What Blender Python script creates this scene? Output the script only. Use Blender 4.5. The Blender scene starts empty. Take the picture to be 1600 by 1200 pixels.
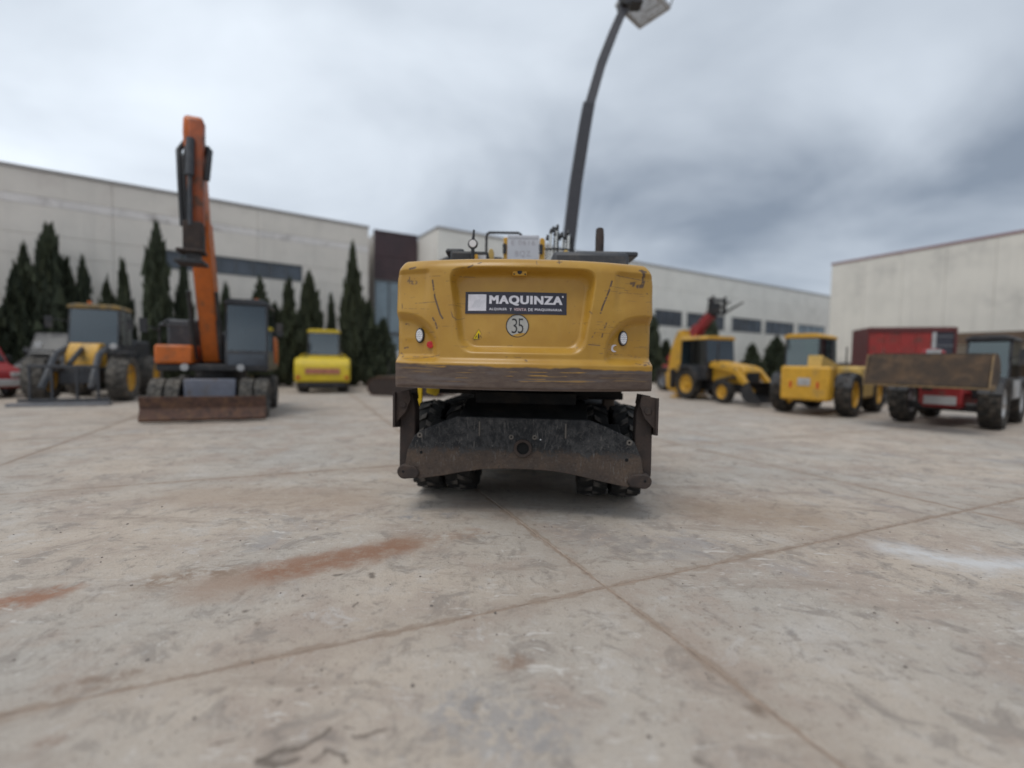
import bpy, bmesh, math, random
import numpy as np
from mathutils import Matrix, Vector, Euler, noise

SC = bpy.context.scene
COL = SC.collection
R = math.radians
random.seed(7)
rng = np.random.default_rng(7)

# ------------------------------------------------------------------ camera
cam_data = bpy.data.cameras.new('camera')
cam = bpy.data.objects.new('camera', cam_data)
COL.objects.link(cam)
PITCH, ROLL = R(2.785), R(1.0)
fw = Vector((0, math.cos(PITCH), -math.sin(PITCH)))
rt0 = Vector((1, 0, 0))
up0 = rt0.cross(fw)
rt = rt0 * math.cos(ROLL) + up0 * math.sin(ROLL)
up = up0 * math.cos(ROLL) - rt0 * math.sin(ROLL)
cam.matrix_world = Matrix(((rt.x, up.x, -fw.x, 0), (rt.y, up.y, -fw.y, 0), (rt.z, up.z, -fw.z, 1.6), (0, 0, 0, 1)))
cam_data.sensor_fit = 'HORIZONTAL'
cam_data.sensor_width = 36
cam_data.lens = 16.65
cam_data.clip_start = 0.05
cam_data.clip_end = 900
cam_data.dof.use_dof = True
cam_data.dof.focus_distance = 3.88
cam_data.dof.aperture_fstop = 0.335
SC.camera = cam

# ------------------------------------------------------------------ sky
world = bpy.data.worlds.new('World')
SC.world = world
world.use_nodes = True
SUN_EL, SUN_AZ = R(66), R(215)
wt = world.node_tree
wt.nodes.clear()


def N(nt, typ, **kw):
    n = nt.nodes.new(typ)
    ins = kw.pop('ins', {})
    for k, v in kw.items():
        setattr(n, k, v)
    for k, v in ins.items():
        if hasattr(v, 'is_output'):
            nt.links.new(v, n.inputs[k])
        else:
            n.inputs[k].default_value = v
    return n


def math_n(nt, op, a, b=None, c=None, clamp=False):
    n = nt.nodes.new('ShaderNodeMath')
    n.operation = op
    n.use_clamp = clamp
    for i, v in enumerate((a, b, c)):
        if v is None:
            continue
        if hasattr(v, 'is_output'):
            nt.links.new(v, n.inputs[i])
        else:
            n.inputs[i].default_value = v
    return n.outputs[0]


def mix_c(nt, fac, a, b, mode='MIX'):
    n = nt.nodes.new('ShaderNodeMix')
    n.data_type = 'RGBA'
    n.blend_type = mode
    n.clamp_factor = True
    for i, v in ((0, fac), (6, a), (7, b)):
        if hasattr(v, 'is_output'):
            nt.links.new(v, n.inputs[i])
        else:
            n.inputs[i].default_value = (*v, 1) if isinstance(v, tuple) and len(v) == 3 else v
    return n.outputs[2]


def ramp(nt, val, x0, x1, y0=0.0, y1=1.0, smooth=True):
    n = nt.nodes.new('ShaderNodeMapRange')
    n.interpolation_type = 'SMOOTHSTEP' if smooth else 'LINEAR'
    nt.links.new(val, n.inputs[0])
    for i, v in ((1, x0), (2, x1), (3, y0), (4, y1)):
        n.inputs[i].default_value = v
    return n.outputs[0]


sky = N(wt, 'ShaderNodeTexSky', sky_type='NISHITA', sun_disc=False, sun_elevation=SUN_EL, sun_rotation=SUN_AZ)
tc = N(wt, 'ShaderNodeTexCoord')
sep = N(wt, 'ShaderNodeSeparateXYZ', ins={0: tc.outputs['Generated']})
den = math_n(wt, 'ADD', math_n(wt, 'MAXIMUM', sep.outputs[2], 0.0), 0.32)
cx_ = math_n(wt, 'DIVIDE', sep.outputs[0], den)
cy_ = math_n(wt, 'DIVIDE', sep.outputs[1], den)
cv = N(wt, 'ShaderNodeCombineXYZ', ins={0: cx_, 1: cy_, 2: 3.1})
n1 = N(wt, 'ShaderNodeTexNoise', ins={'Vector': cv.outputs[0], 'Scale': 1.5, 'Detail': 5.0, 'Roughness': 0.48, 'Distortion': 0.3})
n2 = N(wt, 'ShaderNodeTexNoise', ins={'Vector': cv.outputs[0], 'Scale': 0.55, 'Detail': 2.0, 'Roughness': 0.45})
bri = math_n(wt, 'ADD', math_n(wt, 'MULTIPLY', n1.outputs[0], 0.82), math_n(wt, 'MULTIPLY', n2.outputs[0], 0.4))
# the deck thickens eastwards, with one heavy bank low over the east-north-east
bri = math_n(wt, 'SUBTRACT', bri, math_n(wt, 'MULTIPLY', sep.outputs[0], 0.17))
bk_d = N(wt, 'ShaderNodeVectorMath', operation='SUBTRACT', ins={0: tc.outputs['Generated'], 1: (0.50, 0.83, 0.20)})
bk_s = N(wt, 'ShaderNodeVectorMath', operation='MULTIPLY', ins={0: bk_d.outputs[0], 1: (1.0, 1.0, 1.9)})
bk_l = N(wt, 'ShaderNodeVectorMath', operation='LENGTH', ins={0: bk_s.outputs[0]}).outputs['Value']
bk_l = math_n(wt, 'ADD', bk_l, math_n(wt, 'MULTIPLY', math_n(wt, 'SUBTRACT', n1.outputs[0], 0.5), 0.5))
bri = math_n(wt, 'SUBTRACT', bri, ramp(wt, bk_l, 0.55, 0.05, 0, 0.20))
f1 = ramp(wt, bri, 0.27, 0.87, smooth=False)
cloud = mix_c(wt, f1, (2.6, 3.1, 3.85), (9.6, 10.4, 11.3))
skyc = mix_c(wt, 0.93, sky.outputs[0], cloud)
bg = N(wt, 'ShaderNodeBackground', ins={0: skyc, 1: 0.1})
out = N(wt, 'ShaderNodeOutputWorld', ins={0: bg.outputs[0]})

sd = bpy.data.lights.new('sun', 'SUN')
sd.energy = 1.25
sd.angle = R(28)
sd.color = (1.0, 0.97, 0.92)
so = bpy.data.objects.new('sun', sd)
COL.objects.link(so)
# direction to the sun: azimuth measured like the sky texture (0 = +Y, clockwise)
sdir = Vector((math.sin(SUN_AZ) * math.cos(SUN_EL), math.cos(SUN_AZ) * math.cos(SUN_EL), math.sin(SUN_EL)))
so.rotation_euler = sdir.to_track_quat('Z', 'Y').to_euler()
so.location = (0, 0, 30)

vs = SC.view_settings
vs.view_transform = 'Standard'
vs.look = 'None'
vs.exposure = 0.0
vs.gamma = 1.0
vs.use_curve_mapping = False
SC.cycles.use_denoising = True
SC.cycles.max_bounces = 6
SC.cycles.transparent_max_bounces = 12

# ------------------------------------------------------------------ materials
MATS = {}


def pmat(name, col, rough=0.5, metal=0.0, var=0.18, scale=6.0, bump=0.0, bscale=60.0, dirt=None, dirt_amt=0.4, dscale=3.0,
         spec=0.5, low=None, streak=0.0):
    """paint / metal / rubber with mottling, grime patches and fine relief.  low = (z0, z1, colour) grime rising from below."""
    m = bpy.data.materials.new(name)
    m.use_nodes = True
    nt = m.node_tree
    b = nt.nodes['Principled BSDF']
    t = N(nt, 'ShaderNodeTexCoord')
    oc = t.outputs['Object']
    a = N(nt, 'ShaderNodeTexNoise', ins={'Vector': oc, 'Scale': scale, 'Detail': 5.0, 'Roughness': 0.6})
    dark = tuple(c * (1 - var) for c in col)
    lite = tuple(min(1, c * (1 + var)) for c in col)
    c = mix_c(nt, ramp(nt, a.outputs[0], 0.3, 0.7), dark, lite)
    rv = ramp(nt, a.outputs[0], 0.3, 0.7, max(0.02, rough - 0.08), min(1, rough + 0.1))
    if dirt:
        d = N(nt, 'ShaderNodeTexNoise', ins={'Vector': oc, 'Scale': dscale, 'Detail': 8.0, 'Roughness': 0.68})
        k = ramp(nt, d.outputs[0], 0.62 - dirt_amt * 0.3, 0.78 - dirt_amt * 0.2)
        c = mix_c(nt, k, c, dirt)
    if streak:
        mpz = N(nt, 'ShaderNodeMapping', ins={0: N(nt, 'ShaderNodeNewGeometry').outputs['Position'], 3: (1.6, 1.6, 0.07)})
        sn = N(nt, 'ShaderNodeTexNoise', ins={'Vector': mpz.outputs[0], 'Scale': 1.5, 'Detail': 5.0, 'Roughness': 0.7})
        c = mix_c(nt, ramp(nt, sn.outputs[0], 0.52, 0.70, 0, streak), c, tuple(v * 0.72 for v in col))
    if low:
        s = N(nt, 'ShaderNodeSeparateXYZ', ins={0: oc})
        w = N(nt, 'ShaderNodeTexNoise', ins={'Vector': oc, 'Scale': 9.0, 'Detail': 6.0, 'Roughness': 0.65})
        zz = math_n(nt, 'ADD', s.outputs[2], math_n(nt, 'MULTIPLY', math_n(nt, 'SUBTRACT', w.outputs[0], 0.5), (low[1] - low[0]) * 1.6))
        k = ramp(nt, zz, low[1], low[0])
        c = mix_c(nt, k, c, low[2])
    nt.links.new(c, b.inputs['Base Color'])
    nt.links.new(rv, b.inputs['Roughness'])
    b.inputs['Metallic'].default_value = metal
    b.inputs['Specular IOR Level'].default_value = spec
    if bump:
        g = N(nt, 'ShaderNodeTexNoise', ins={'Vector': oc, 'Scale': bscale, 'Detail': 4.0})
        bp = N(nt, 'ShaderNodeBump', ins={'Strength': bump, 'Distance': 0.004, 'Height': g.outputs[0]})
        nt.links.new(bp.outputs[0], b.inputs['Normal'])
    MATS[name] = m
    return m


def glass(name, tint, gl=0.25):
    m = bpy.data.materials.new(name)
    m.use_nodes = True
    nt = m.node_tree
    nt.nodes.clear()
    t = N(nt, 'ShaderNodeBsdfTransparent', ins={0: (*tint, 1)})
    g = N(nt, 'ShaderNodeBsdfGlossy', ins={0: (0.85, 0.9, 0.92, 1), 1: 0.03})
    fr = N(nt, 'ShaderNodeFresnel', ins={0: 1.5})
    f = math_n(nt, 'ADD', fr.outputs[0], gl, clamp=True)
    mx = N(nt, 'ShaderNodeMixShader', ins={0: f, 1: t.outputs[0], 2: g.outputs[0]})
    N(nt, 'ShaderNodeOutputMaterial', ins={0: mx.outputs[0]})
    MATS[name] = m
    return m


DUST = (0.22, 0.18, 0.14)
YEL = pmat('machine_yellow', (0.58, 0.31, 0.025), 0.45, var=0.12, dirt=(0.25, 0.17, 0.07), dirt_amt=0.35, bump=0.1)
YEL2 = pmat('pale_machine_yellow', (0.55, 0.36, 0.09), 0.5, var=0.14, dirt=(0.3, 0.23, 0.12), dirt_amt=0.4, bump=0.1)
LEM = pmat('lemon_yellow', (0.62, 0.45, 0.02), 0.45, var=0.1, dirt=(0.3, 0.24, 0.08), dirt_amt=0.3)
ORA = pmat('machine_orange', (0.52, 0.12, 0.012), 0.42, var=0.14, dirt=(0.2, 0.08, 0.03), dirt_amt=0.4, bump=0.1)
ORD = pmat('worn_orange', (0.36, 0.075, 0.014), 0.5, var=0.25, dirt=(0.1, 0.05, 0.03), dirt_amt=0.6, bump=0.1)
RED = pmat('machine_red', (0.27, 0.016, 0.018), 0.45, var=0.14, dirt=(0.16, 0.05, 0.04), dirt_amt=0.4)
REDB = pmat('dull_red', (0.29, 0.024, 0.02), 0.55, var=0.2, dirt=(0.12, 0.04, 0.03), dirt_amt=0.5)
BLK = pmat('black_metal', (0.022, 0.022, 0.024), 0.5, var=0.3, dirt=(0.06, 0.05, 0.045), dirt_amt=0.4, bump=0.15)
BLKC = pmat('chassis_black', (0.014, 0.014, 0.014), 0.75, var=0.4, dirt=(0.035, 0.028, 0.022), dirt_amt=0.5, bump=0.3, spec=0.25)
GRA = pmat('graphite_grey', (0.045, 0.048, 0.055), 0.5, var=0.2, dirt=(0.1, 0.09, 0.08), dirt_amt=0.4)
GRY = pmat('mid_grey', (0.17, 0.175, 0.19), 0.5, var=0.15, dirt=(0.12, 0.1, 0.09), dirt_amt=0.4)
BLG = pmat('blue_grey', (0.16, 0.17, 0.21), 0.5, var=0.15, dirt=(0.12, 0.1, 0.09), dirt_amt=0.4)
LGR = pmat('light_grey', (0.42, 0.42, 0.42), 0.5, var=0.1, dirt=(0.25, 0.22, 0.19), dirt_amt=0.4)
WHT = pmat('white_paint', (0.72, 0.72, 0.74), 0.45, var=0.05, dirt=(0.5, 0.47, 0.42), dirt_amt=0.2)
PLW = pmat('plate_white', (0.56, 0.56, 0.59), 0.4, var=0.04, dirt=(0.45, 0.44, 0.44), dirt_amt=0.2)
RUB = pmat('rubber', (0.028, 0.026, 0.024), 0.85, var=0.35, dirt=(0.085, 0.07, 0.056), dirt_amt=0.55, dscale=5, bump=0.3, spec=0.3)
RUBE = pmat('worn_dusty_rubber', (0.02, 0.019, 0.018), 0.85, var=0.35, dirt=(0.045, 0.039, 0.033), dirt_amt=0.4, dscale=6, bump=0.3, spec=0.35)
_nt = RUBE.node_tree
_o = N(_nt, 'ShaderNodeTexCoord').outputs['Object']
_v = N(_nt, 'ShaderNodeVectorMath', operation='MULTIPLY', ins={0: _o, 1: (0, 1, 1)}).outputs[0]
_l = N(_nt, 'ShaderNodeVectorMath', operation='LENGTH', ins={0: _v}).outputs['Value']
_n = N(_nt, 'ShaderNodeTexNoise', ins={'Vector': _o, 'Scale': 14.0, 'Detail': 5.0, 'Roughness': 0.7}).outputs[0]
_k = math_n(_nt, 'MULTIPLY', ramp(_nt, _l, 0.534, 0.545), ramp(_nt, _n, 0.3, 0.6, 0.4, 1.0))
_b = _nt.nodes['Principled BSDF']
_c = mix_c(_nt, _k, _b.inputs['Base Color'].links[0].from_socket, (0.135, 0.12, 0.105))
_nt.links.new(_c, _b.inputs['Base Color'])
RUBD = pmat('dusty_rubber', (0.075, 0.07, 0.064), 0.9, var=0.3, dirt=(0.15, 0.135, 0.115), dirt_amt=0.7, dscale=4, bump=0.3, spec=0.3)
RUST = pmat('rusty_steel', (0.085, 0.045, 0.033), 0.8, var=0.4, scale=9, dirt=(0.15, 0.08, 0.045), dirt_amt=0.55, dscale=5, bump=0.5)
RUSD = pmat('dark_rust', (0.036, 0.025, 0.021), 0.8, var=0.3, scale=9, dirt=(0.06, 0.04, 0.03), dirt_amt=0.5, dscale=7, bump=0.5)
TAN = pmat('earth_stained_bucket', (0.052, 0.034, 0.022), 0.85, var=0.4, scale=4, dirt=(0.105, 0.064, 0.036), dirt_amt=0.6, dscale=3, bump=0.4)
TANL = pmat('bright_worn_edge', (0.20, 0.13, 0.06), 0.6, var=0.25, scale=6, bump=0.2)
CHR = pmat('steel_pipe', (0.62, 0.6, 0.55), 0.28, metal=0.85, var=0.12, scale=20)
HOS = pmat('hose_black', (0.018, 0.018, 0.02), 0.6, var=0.2)
SEAT = pmat('seat_fabric', (0.03, 0.03, 0.035), 0.9)
GLS = glass('cab_glass', (0.30, 0.38, 0.40), 0.10)
GLG = glass('green_cab_glass', (0.30, 0.44, 0.38), 0.10)
WGL = pmat('window_glass', (0.07, 0.085, 0.105), 0.08, var=0.3, scale=0.6)
WGL2 = pmat('pale_window_glass', (0.20, 0.26, 0.30), 0.1, var=0.2, scale=0.6)
REFR = pmat('red_reflector', (0.5, 0.012, 0.014), 0.3, var=0.05)
LENS = pmat('lamp_lens', (0.5, 0.5, 0.53), 0.15, var=0.05, scale=60)
LED = pmat('lamp_led', (0.85, 0.85, 0.85), 0.2, var=0.0)
NAVY = pmat('sign_navy', (0.022, 0.02, 0.034), 0.4, var=0.1, scale=15, dirt=(0.05, 0.045, 0.05), dirt_amt=0.2)
SWHT = pmat('sign_white', (0.66, 0.64, 0.68), 0.4, var=0.06, scale=25)
SPK = pmat('sign_pink', (0.60, 0.45, 0.46), 0.4, var=0.06, scale=25)
DISC = pmat('disc_grey', (0.40, 0.39, 0.36), 0.5, var=0.08, scale=20)
WARN = pmat('warning_yellow', (0.72, 0.5, 0.0), 0.45, var=0.06, scale=30)
HOOK = pmat('bright_yellow', (0.68, 0.44, 0.0), 0.5, var=0.1, dirt=(0.3, 0.2, 0.05), dirt_amt=0.3)
CREAM = pmat('cream_precast', (0.74, 0.70, 0.635), 0.85, var=0.06, scale=0.7, streak=0.32, dirt=(0.65, 0.605, 0.55), dirt_amt=0.4, dscale=0.35, bump=0.2, bscale=20)
CREAM2 = pmat('pale_precast', (0.77, 0.76, 0.705), 0.85, var=0.05, scale=0.5, streak=0.28, dirt=(0.6, 0.59, 0.54), dirt_amt=0.3, dscale=0.3, bump=0.2, bscale=20)
CREAM3 = pmat('warm_precast', (0.68, 0.645, 0.575), 0.85, var=0.06, scale=0.5, streak=0.32, dirt=(0.51, 0.485, 0.44), dirt_amt=0.35, dscale=0.3, bump=0.2, bscale=20)
CREP = pmat('repaired_precast', (0.75, 0.72, 0.69), 0.85, var=0.07, scale=1.2, dirt=(0.38, 0.35, 0.33), dirt_amt=0.4, dscale=0.8)
JOIN = pmat('joint_filler', (0.54, 0.505, 0.465), 0.9)
MAR = pmat('maroon_cladding', (0.06, 0.035, 0.04), 0.5, var=0.2, scale=1.0, dirt=(0.09, 0.06, 0.06), dirt_amt=0.4, dscale=0.8)
CAPR = pmat('red_coping', (0.25, 0.13, 0.13), 0.6, var=0.15)
CAPG = pmat('grey_coping', (0.34, 0.33, 0.32), 0.7, var=0.1)
ROOF = pmat('roof_sheet', (0.3, 0.3, 0.3), 0.7, var=0.1)
BRN = pmat('brown_cladding', (0.10, 0.065, 0.042), 0.7, var=0.25, scale=1.2)
FRM = pmat('window_frame', (0.10, 0.11, 0.12), 0.5, var=0.1)
BARK = pmat('bark', (0.07, 0.05, 0.035), 0.9, var=0.3, scale=12, bump=0.5)


def leafmat(name, a, b_):
    m = bpy.data.materials.new(name)
    m.use_nodes = True
    nt = m.node_tree
    b = nt.nodes['Principled BSDF']
    t = N(nt, 'ShaderNodeTexCoord')
    at = N(nt, 'ShaderNodeAttribute', attribute_name='tone')
    c = mix_c(nt, at.outputs['Fac'], a, b_)
    oi = N(nt, 'ShaderNodeObjectInfo')
    c = mix_c(nt, math_n(nt, 'MULTIPLY', oi.outputs['Random'], 0.4), c, (0.062, 0.066, 0.034))
    nz = N(nt, 'ShaderNodeTexNoise', ins={'Vector': t.outputs['Object'], 'Scale': 3.0, 'Detail': 3.0})
    c = mix_c(nt, ramp(nt, nz.outputs[0], 0.42, 0.62, 0.0, 0.35), c, (0.05, 0.055, 0.018))
    nt.links.new(c, b.inputs['Base Color'])
    b.inputs['Roughness'].default_value = 0.75
    b.inputs['Specular IOR Level'].default_value = 0.25
    return m


LEAF = leafmat('cypress_foliage', (0.030, 0.040, 0.028), (0.090, 0.108, 0.066))

# ------------------------------------------------------------------ mesh helpers


class MB:
    def __init__(self):
        self.v = []
        self.f = []

    def add(self, vs_, fs, M=None):
        o = len(self.v)
        for p in vs_:
            p = Vector(p)
            self.v.append(M @ p if M else p)
        self.f += [tuple(i + o for i in f) for f in fs]
        return self

    def box(self, x0, x1, y0, y1, z0, z1, M=None):
        v = [(x, y, z) for z in (z0, z1) for y in (y0, y1) for x in (x0, x1)]
        return self.add(v, [(0, 2, 3, 1), (4, 5, 7, 6), (0, 1, 5, 4), (2, 6, 7, 3), (0, 4, 6, 2), (1, 3, 7, 5)], M)

    def cyl(self, p0, p1, r0, r1=None, n=16, M=None):
        r1 = r0 if r1 is None else r1
        p0, p1 = Vector(p0), Vector(p1)
        d = (p1 - p0).normalized()
        a = d.orthogonal().normalized()
        b = d.cross(a)
        v = []
        for p, r in ((p0, r0), (p1, r1)):
            v += [p + (a * math.cos(2 * math.pi * i / n) + b * math.sin(2 * math.pi * i / n)) * r for i in range(n)]
        f = [(i, (i + 1) % n, n + (i + 1) % n, n + i) for i in range(n)]
        f += [tuple(range(n - 1, -1, -1)), tuple(range(n, 2 * n))]
        return self.add(v, f, M)

    def tube(self, pts, r, n=8, M=None):
        pts = [Vector(p) for p in pts]
        v, f = [], []
        a = None
        for i, p in enumerate(pts):
            d = (pts[min(i + 1, len(pts) - 1)] - pts[max(i - 1, 0)]).normalized()
            a = d.orthogonal().normalized() if a is None else (a - d * a.dot(d)).normalized()
            b = d.cross(a)
            rr = r[i] if isinstance(r, (list, tuple)) else r
            v += [p + (a * math.cos(2 * math.pi * k / n) + b * math.sin(2 * math.pi * k / n)) * rr for k in range(n)]
        for i in range(len(pts) - 1):
            for k in range(n):
                f.append((i * n + k, i * n + (k + 1) % n, (i + 1) * n + (k + 1) % n, (i + 1) * n + k))
        f += [tuple(range(n - 1, -1, -1)), tuple(range((len(pts) - 1) * n, len(pts) * n))]
        return self.add(v, f, M)

    def prism(self, poly, axis, a, b, M=None):
        n = len(poly)
        m = {'x': lambda p, q, t: (t, p, q), 'y': lambda p, q, t: (p, t, q), 'z': lambda p, q, t: (p, q, t)}[axis]
        v = [m(p, q, a) for p, q in poly] + [m(p, q, b) for p, q in poly]
        f = [(i, (i + 1) % n, n + (i + 1) % n, n + i) for i in range(n)] + [tuple(range(n - 1, -1, -1)), tuple(range(n, 2 * n))]
        return self.add(v, f, M)

    def lathe(self, prof, c, n=32, M=None, closed=False):
        """profile of (radius, x) turned about the x axis through c"""
        c = Vector(c)
        v, f = [], []
        k = len(prof)
        for i in range(n):
            t = 2 * math.pi * i / n
            v += [c + Vector((x, r * math.cos(t), r * math.sin(t))) for r, x in prof]
        for i in range(n):
            j = (i + 1) % n
            for q in range(k if closed else k - 1):
                q2 = (q + 1) % k
                f.append((i * k + q, i * k + q2, j * k + q2, j * k + q))
        return self.add(v, f, M)

    def mesh(self, name, mat=None, sharp=38, recalc=True):
        me = bpy.data.meshes.new(name)
        me.from_pydata([tuple(p) for p in self.v], [], self.f)
        if recalc:
            bm = bmesh.new()
            bm.from_mesh(me)
            bmesh.ops.recalc_face_normals(bm, faces=bm.faces)
            bm.to_mesh(me)
            bm.free()
        me.shade_smooth()
        me.set_sharp_from_angle(angle=R(sharp))
        if mat:
            me.materials.append(mat)
        return me

    def build(self, name, mat, parent=None, bevel=0.0, sharp=38, M=None):
        me = self.mesh(name, mat, sharp)
        if M:
            me.transform(M)
        return link(name, me, parent, bevel)


def link(name, me, parent=None, bevel=0.0, loc=None, rot=None):
    o = bpy.data.objects.new(name, me)
    COL.objects.link(o)
    if parent:
        o.parent = parent
    if loc is not None:
        o.location = loc
    if rot is not None:
        o.rotation_euler = rot
    if bevel:
        b = o.modifiers.new('bevel', 'BEVEL')
        b.width = bevel
        b.segments = 2
        b.limit_method = 'ANGLE'
        b.angle_limit = R(40)
        b.harden_normals = False
    return o


def tag(o, label=None, cat=None, group=None, kind=None):
    for k, v in (('label', label), ('category', cat), ('group', group), ('kind', kind)):
        if v:
            o[k] = v
    return o


def thing(name, label, cat, loc=(0, 0, 0), rz=0.0, group=None):
    o = bpy.data.objects.new(name, None)
    COL.objects.link(o)
    o.location = loc
    o.rotation_euler = (0, 0, R(rz))
    o.empty_display_size = 0.3
    return tag(o, label, cat, group)


def B(name, mat, parent, *boxes, bevel=0.012, M=None):
    m = MB()
    for b in boxes:
        m.box(*b)
    return m.build(name, mat, parent, bevel, M=M)


# ---- wheels
CACHE = {}


def tyre_mesh(Rr, w, lugs, mat, lug_h=None, ang=38):
    k = ('tyre', Rr, w, lugs, mat.name, ang)
    if k in CACHE:
        return CACHE[k]
    h = lug_h or Rr * 0.055
    Ri = Rr * 0.56
    q = w / 2
    r0 = Rr - h
    prof = [(Ri, -q * 0.62), (Ri * 1.08, -q * 0.8), (r0 * 0.80, -q), (r0 * 0.93, -q * 0.98), (r0 * 0.985, -q * 0.86), (r0, -q * 0.55), (r0, 0),
            (r0, q * 0.55), (r0 * 0.985, q * 0.86), (r0 * 0.93, q * 0.98), (r0 * 0.80, q), (Ri * 1.08, q * 0.8), (Ri, q * 0.62)]
    m = MB().lathe(prof, (0, 0, 0), 48, closed=True)
    for i in range(lugs):
        for s in (-1, 1):
            t = 2 * math.pi * (i + (0.5 if s > 0 else 0)) / lugs
            lw = 2 * math.pi * Rr / lugs * 0.42 / 2
            vv = []
            for (xx, off, top) in ((0.02, -1, 0), (0.02, 1, 0), (1.0, 1, 0), (1.0, -1, 0), (0.04, -0.75, 1), (0.04, 0.75, 1), (0.97, 0.75, 1), (0.97, -0.75, 1)):
                x = s * q * xx
                sweep = math.tan(R(ang)) * q * xx * 0.62
                dd = (off * lw + sweep) / Rr
                rr = (r0 * (1 - 0.07 * max(0, xx - 0.6) / 0.4) - 0.01) if not top else (Rr - (Rr * 0.055 * max(0, xx - 0.6) / 0.4))
                vv.append((x, rr * math.cos(t + dd), rr * math.sin(t + dd)))
            m.add(vv, [(0, 1, 2, 3), (4, 7, 6, 5), (0, 4, 5, 1), (1, 5, 6, 2), (2, 6, 7, 3), (3, 7, 4, 0)])
    CACHE[k] = m.mesh('tyre', mat, 30)
    return CACHE[k]


def rim_mesh(Rr, w, mat):
    k = ('rim', Rr, w, mat.name)
    if k in CACHE:
        return CACHE[k]
    q = w / 2
    a = Rr * 0.58
    m = MB()
    for s in (-1, 1):
        m.lathe([(a, s * q * 0.78), (a * 0.94, s * q * 0.8), (a * 0.9, s * q * 0.55), (a * 0.6, s * q * 0.3), (a * 0.34, s * q * 0.32), (a * 0.32, s * q * 0.6), (a * 0.2, s * q * 0.66), (0.001, s * q * 0.66)], (0, 0, 0), 28)
        for i in range(10):
            t = 2 * math.pi * i / 10
            p = Vector((s * q * 0.28, a * 0.48 * math.cos(t), a * 0.48 * math.sin(t)))
            m.cyl(p, p + Vector((s * q * 0.12, 0, 0)), a * 0.05, n=6)
    m.lathe([(a, -q * 0.78), (a, q * 0.78)], (0, 0, 0), 28)
    CACHE[k] = m.mesh('wheel', mat, 30)
    return CACHE[k]


def wheel(parent, x, y, Rr, w, rim, tyre=RUB, lugs=16, M=None, ang=38, name='wheel'):
    loc = Vector((x, y, Rr))
    rz = 0
    if M:
        loc = M @ loc
        rz = M.to_euler().z
    o = link(name, rim_mesh(Rr, w, rim), parent, loc=loc, rot=(random.uniform(0, 6), 0, rz))
    link('tyre', tyre_mesh(Rr, w, lugs, tyre, ang=ang), o)
    return o


def cab(parent, x0, x1, y0, y1, z0, zs, z1, body, frame, roof, gl=GLS, rake=0.12, front=1, M=None):
    """glazed operator's cab: lower body, posts, roof, panes on all four sides and a seat"""
    yf, yb = (y1, y0) if front > 0 else (y0, y1)
    s = front
    B('cab_body', body, parent, (x0, x1, y0, y1, z0, zs), bevel=0.03)
    m = MB()
    r = 0.045
    ft, fb = (yf - s * rake), yf
    for x in (x0 + r, x1 - r):
        m.tube([(x, fb - s * r, zs), (x, ft - s * r, z1)], r, 6)
        m.tube([(x, yb + s * r, zs), (x, yb + s * (r + 0.04), z1)], r, 6)
        m.tube([(x, (yf + yb) / 2 - s * 0.1, zs), (x, (yf + yb) / 2 - s * 0.1, z1)], r * 0.8, 6)
        m.tube([(x, fb - s * r, zs), (x, yb + s * r, zs)], r, 6)
    for y in (fb - s * r, yb + s * r):
        m.tube([(x0 + r, y, zs), (x1 - r, y, zs)], r, 6)
    m.build('cab_frame', frame, parent)
    rf = MB().prism([(x0 - 0.03, z1 - 0.03), (x1 + 0.03, z1 - 0.03), (x1 + 0.01, z1 + 0.06), (x1 - 0.14, z1 + 0.13), (x0 + 0.14, z1 + 0.13), (x0 - 0.01, z1 + 0.06)], 'y',
                    min(yb, ft) - 0.05, max(yb, ft) + 0.08)
    rf.build('cab_roof', roof, parent, 0.03)
    t = 0.012
    e = 0.05

    def pane(a, b, c, d, nrm):
        n = Vector(nrm) * t
        a, b, c, d = (Vector(p) for p in (a, b, c, d))
        mm = MB().add([a, b, c, d, a + n, b + n, c + n, d + n], [(0, 1, 2, 3), (4, 7, 6, 5), (0, 4, 5, 1), (1, 5, 6, 2), (2, 6, 7, 3), (3, 7, 4, 0)])
        mm.build('window', gl, parent)
    za, zb = zs + 0.03, z1 - 0.04
    pane((x0 + e, fb - s * 0.02, za), (x1 - e, fb - s * 0.02, za), (x1 - e, ft - s * 0.02, zb), (x0 + e, ft - s * 0.02, zb), (0, s, 0))
    pane((x0 + e, yb + s * 0.03, za), (x1 - e, yb + s * 0.03, za), (x1 - e, yb + s * 0.06, zb), (x0 + e, yb + s * 0.06, zb), (0, -s, 0))
    ym = (yf + yb) / 2 - s * 0.1
    for x, nx in ((x0 + 0.02, -1), (x1 - 0.02, 1)):
        pane((x, fb - s * e * 2, za), (x, ym + s * e, za), (x, ym + s * e, zb), (x, ft - s * e * 2, zb), (nx, 0, 0))
        pane((x, ym - s * e, za), (x, yb + s * e * 2, za), (x, yb + s * e * 2.5, zb), (x, ym - s * e, zb), (nx, 0, 0))
    xm = (x0 + x1) / 2
    ys = yb + s * (abs(yf - yb) * 0.35)
    B('seat', SEAT, parent, (xm - 0.24, xm + 0.24, min(ys - s * .22, ys + s * .25), max(ys - s * .22, ys + s * .25), zs - 0.05, zs + 0.12),
      (xm - 0.23, xm + 0.23, min(ys - s * .3, ys - s * .2), max(ys - s * .3, ys - s * .2), zs + 0.05, min(zs + 0.72, z1 - .25)), bevel=0.04)


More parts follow.
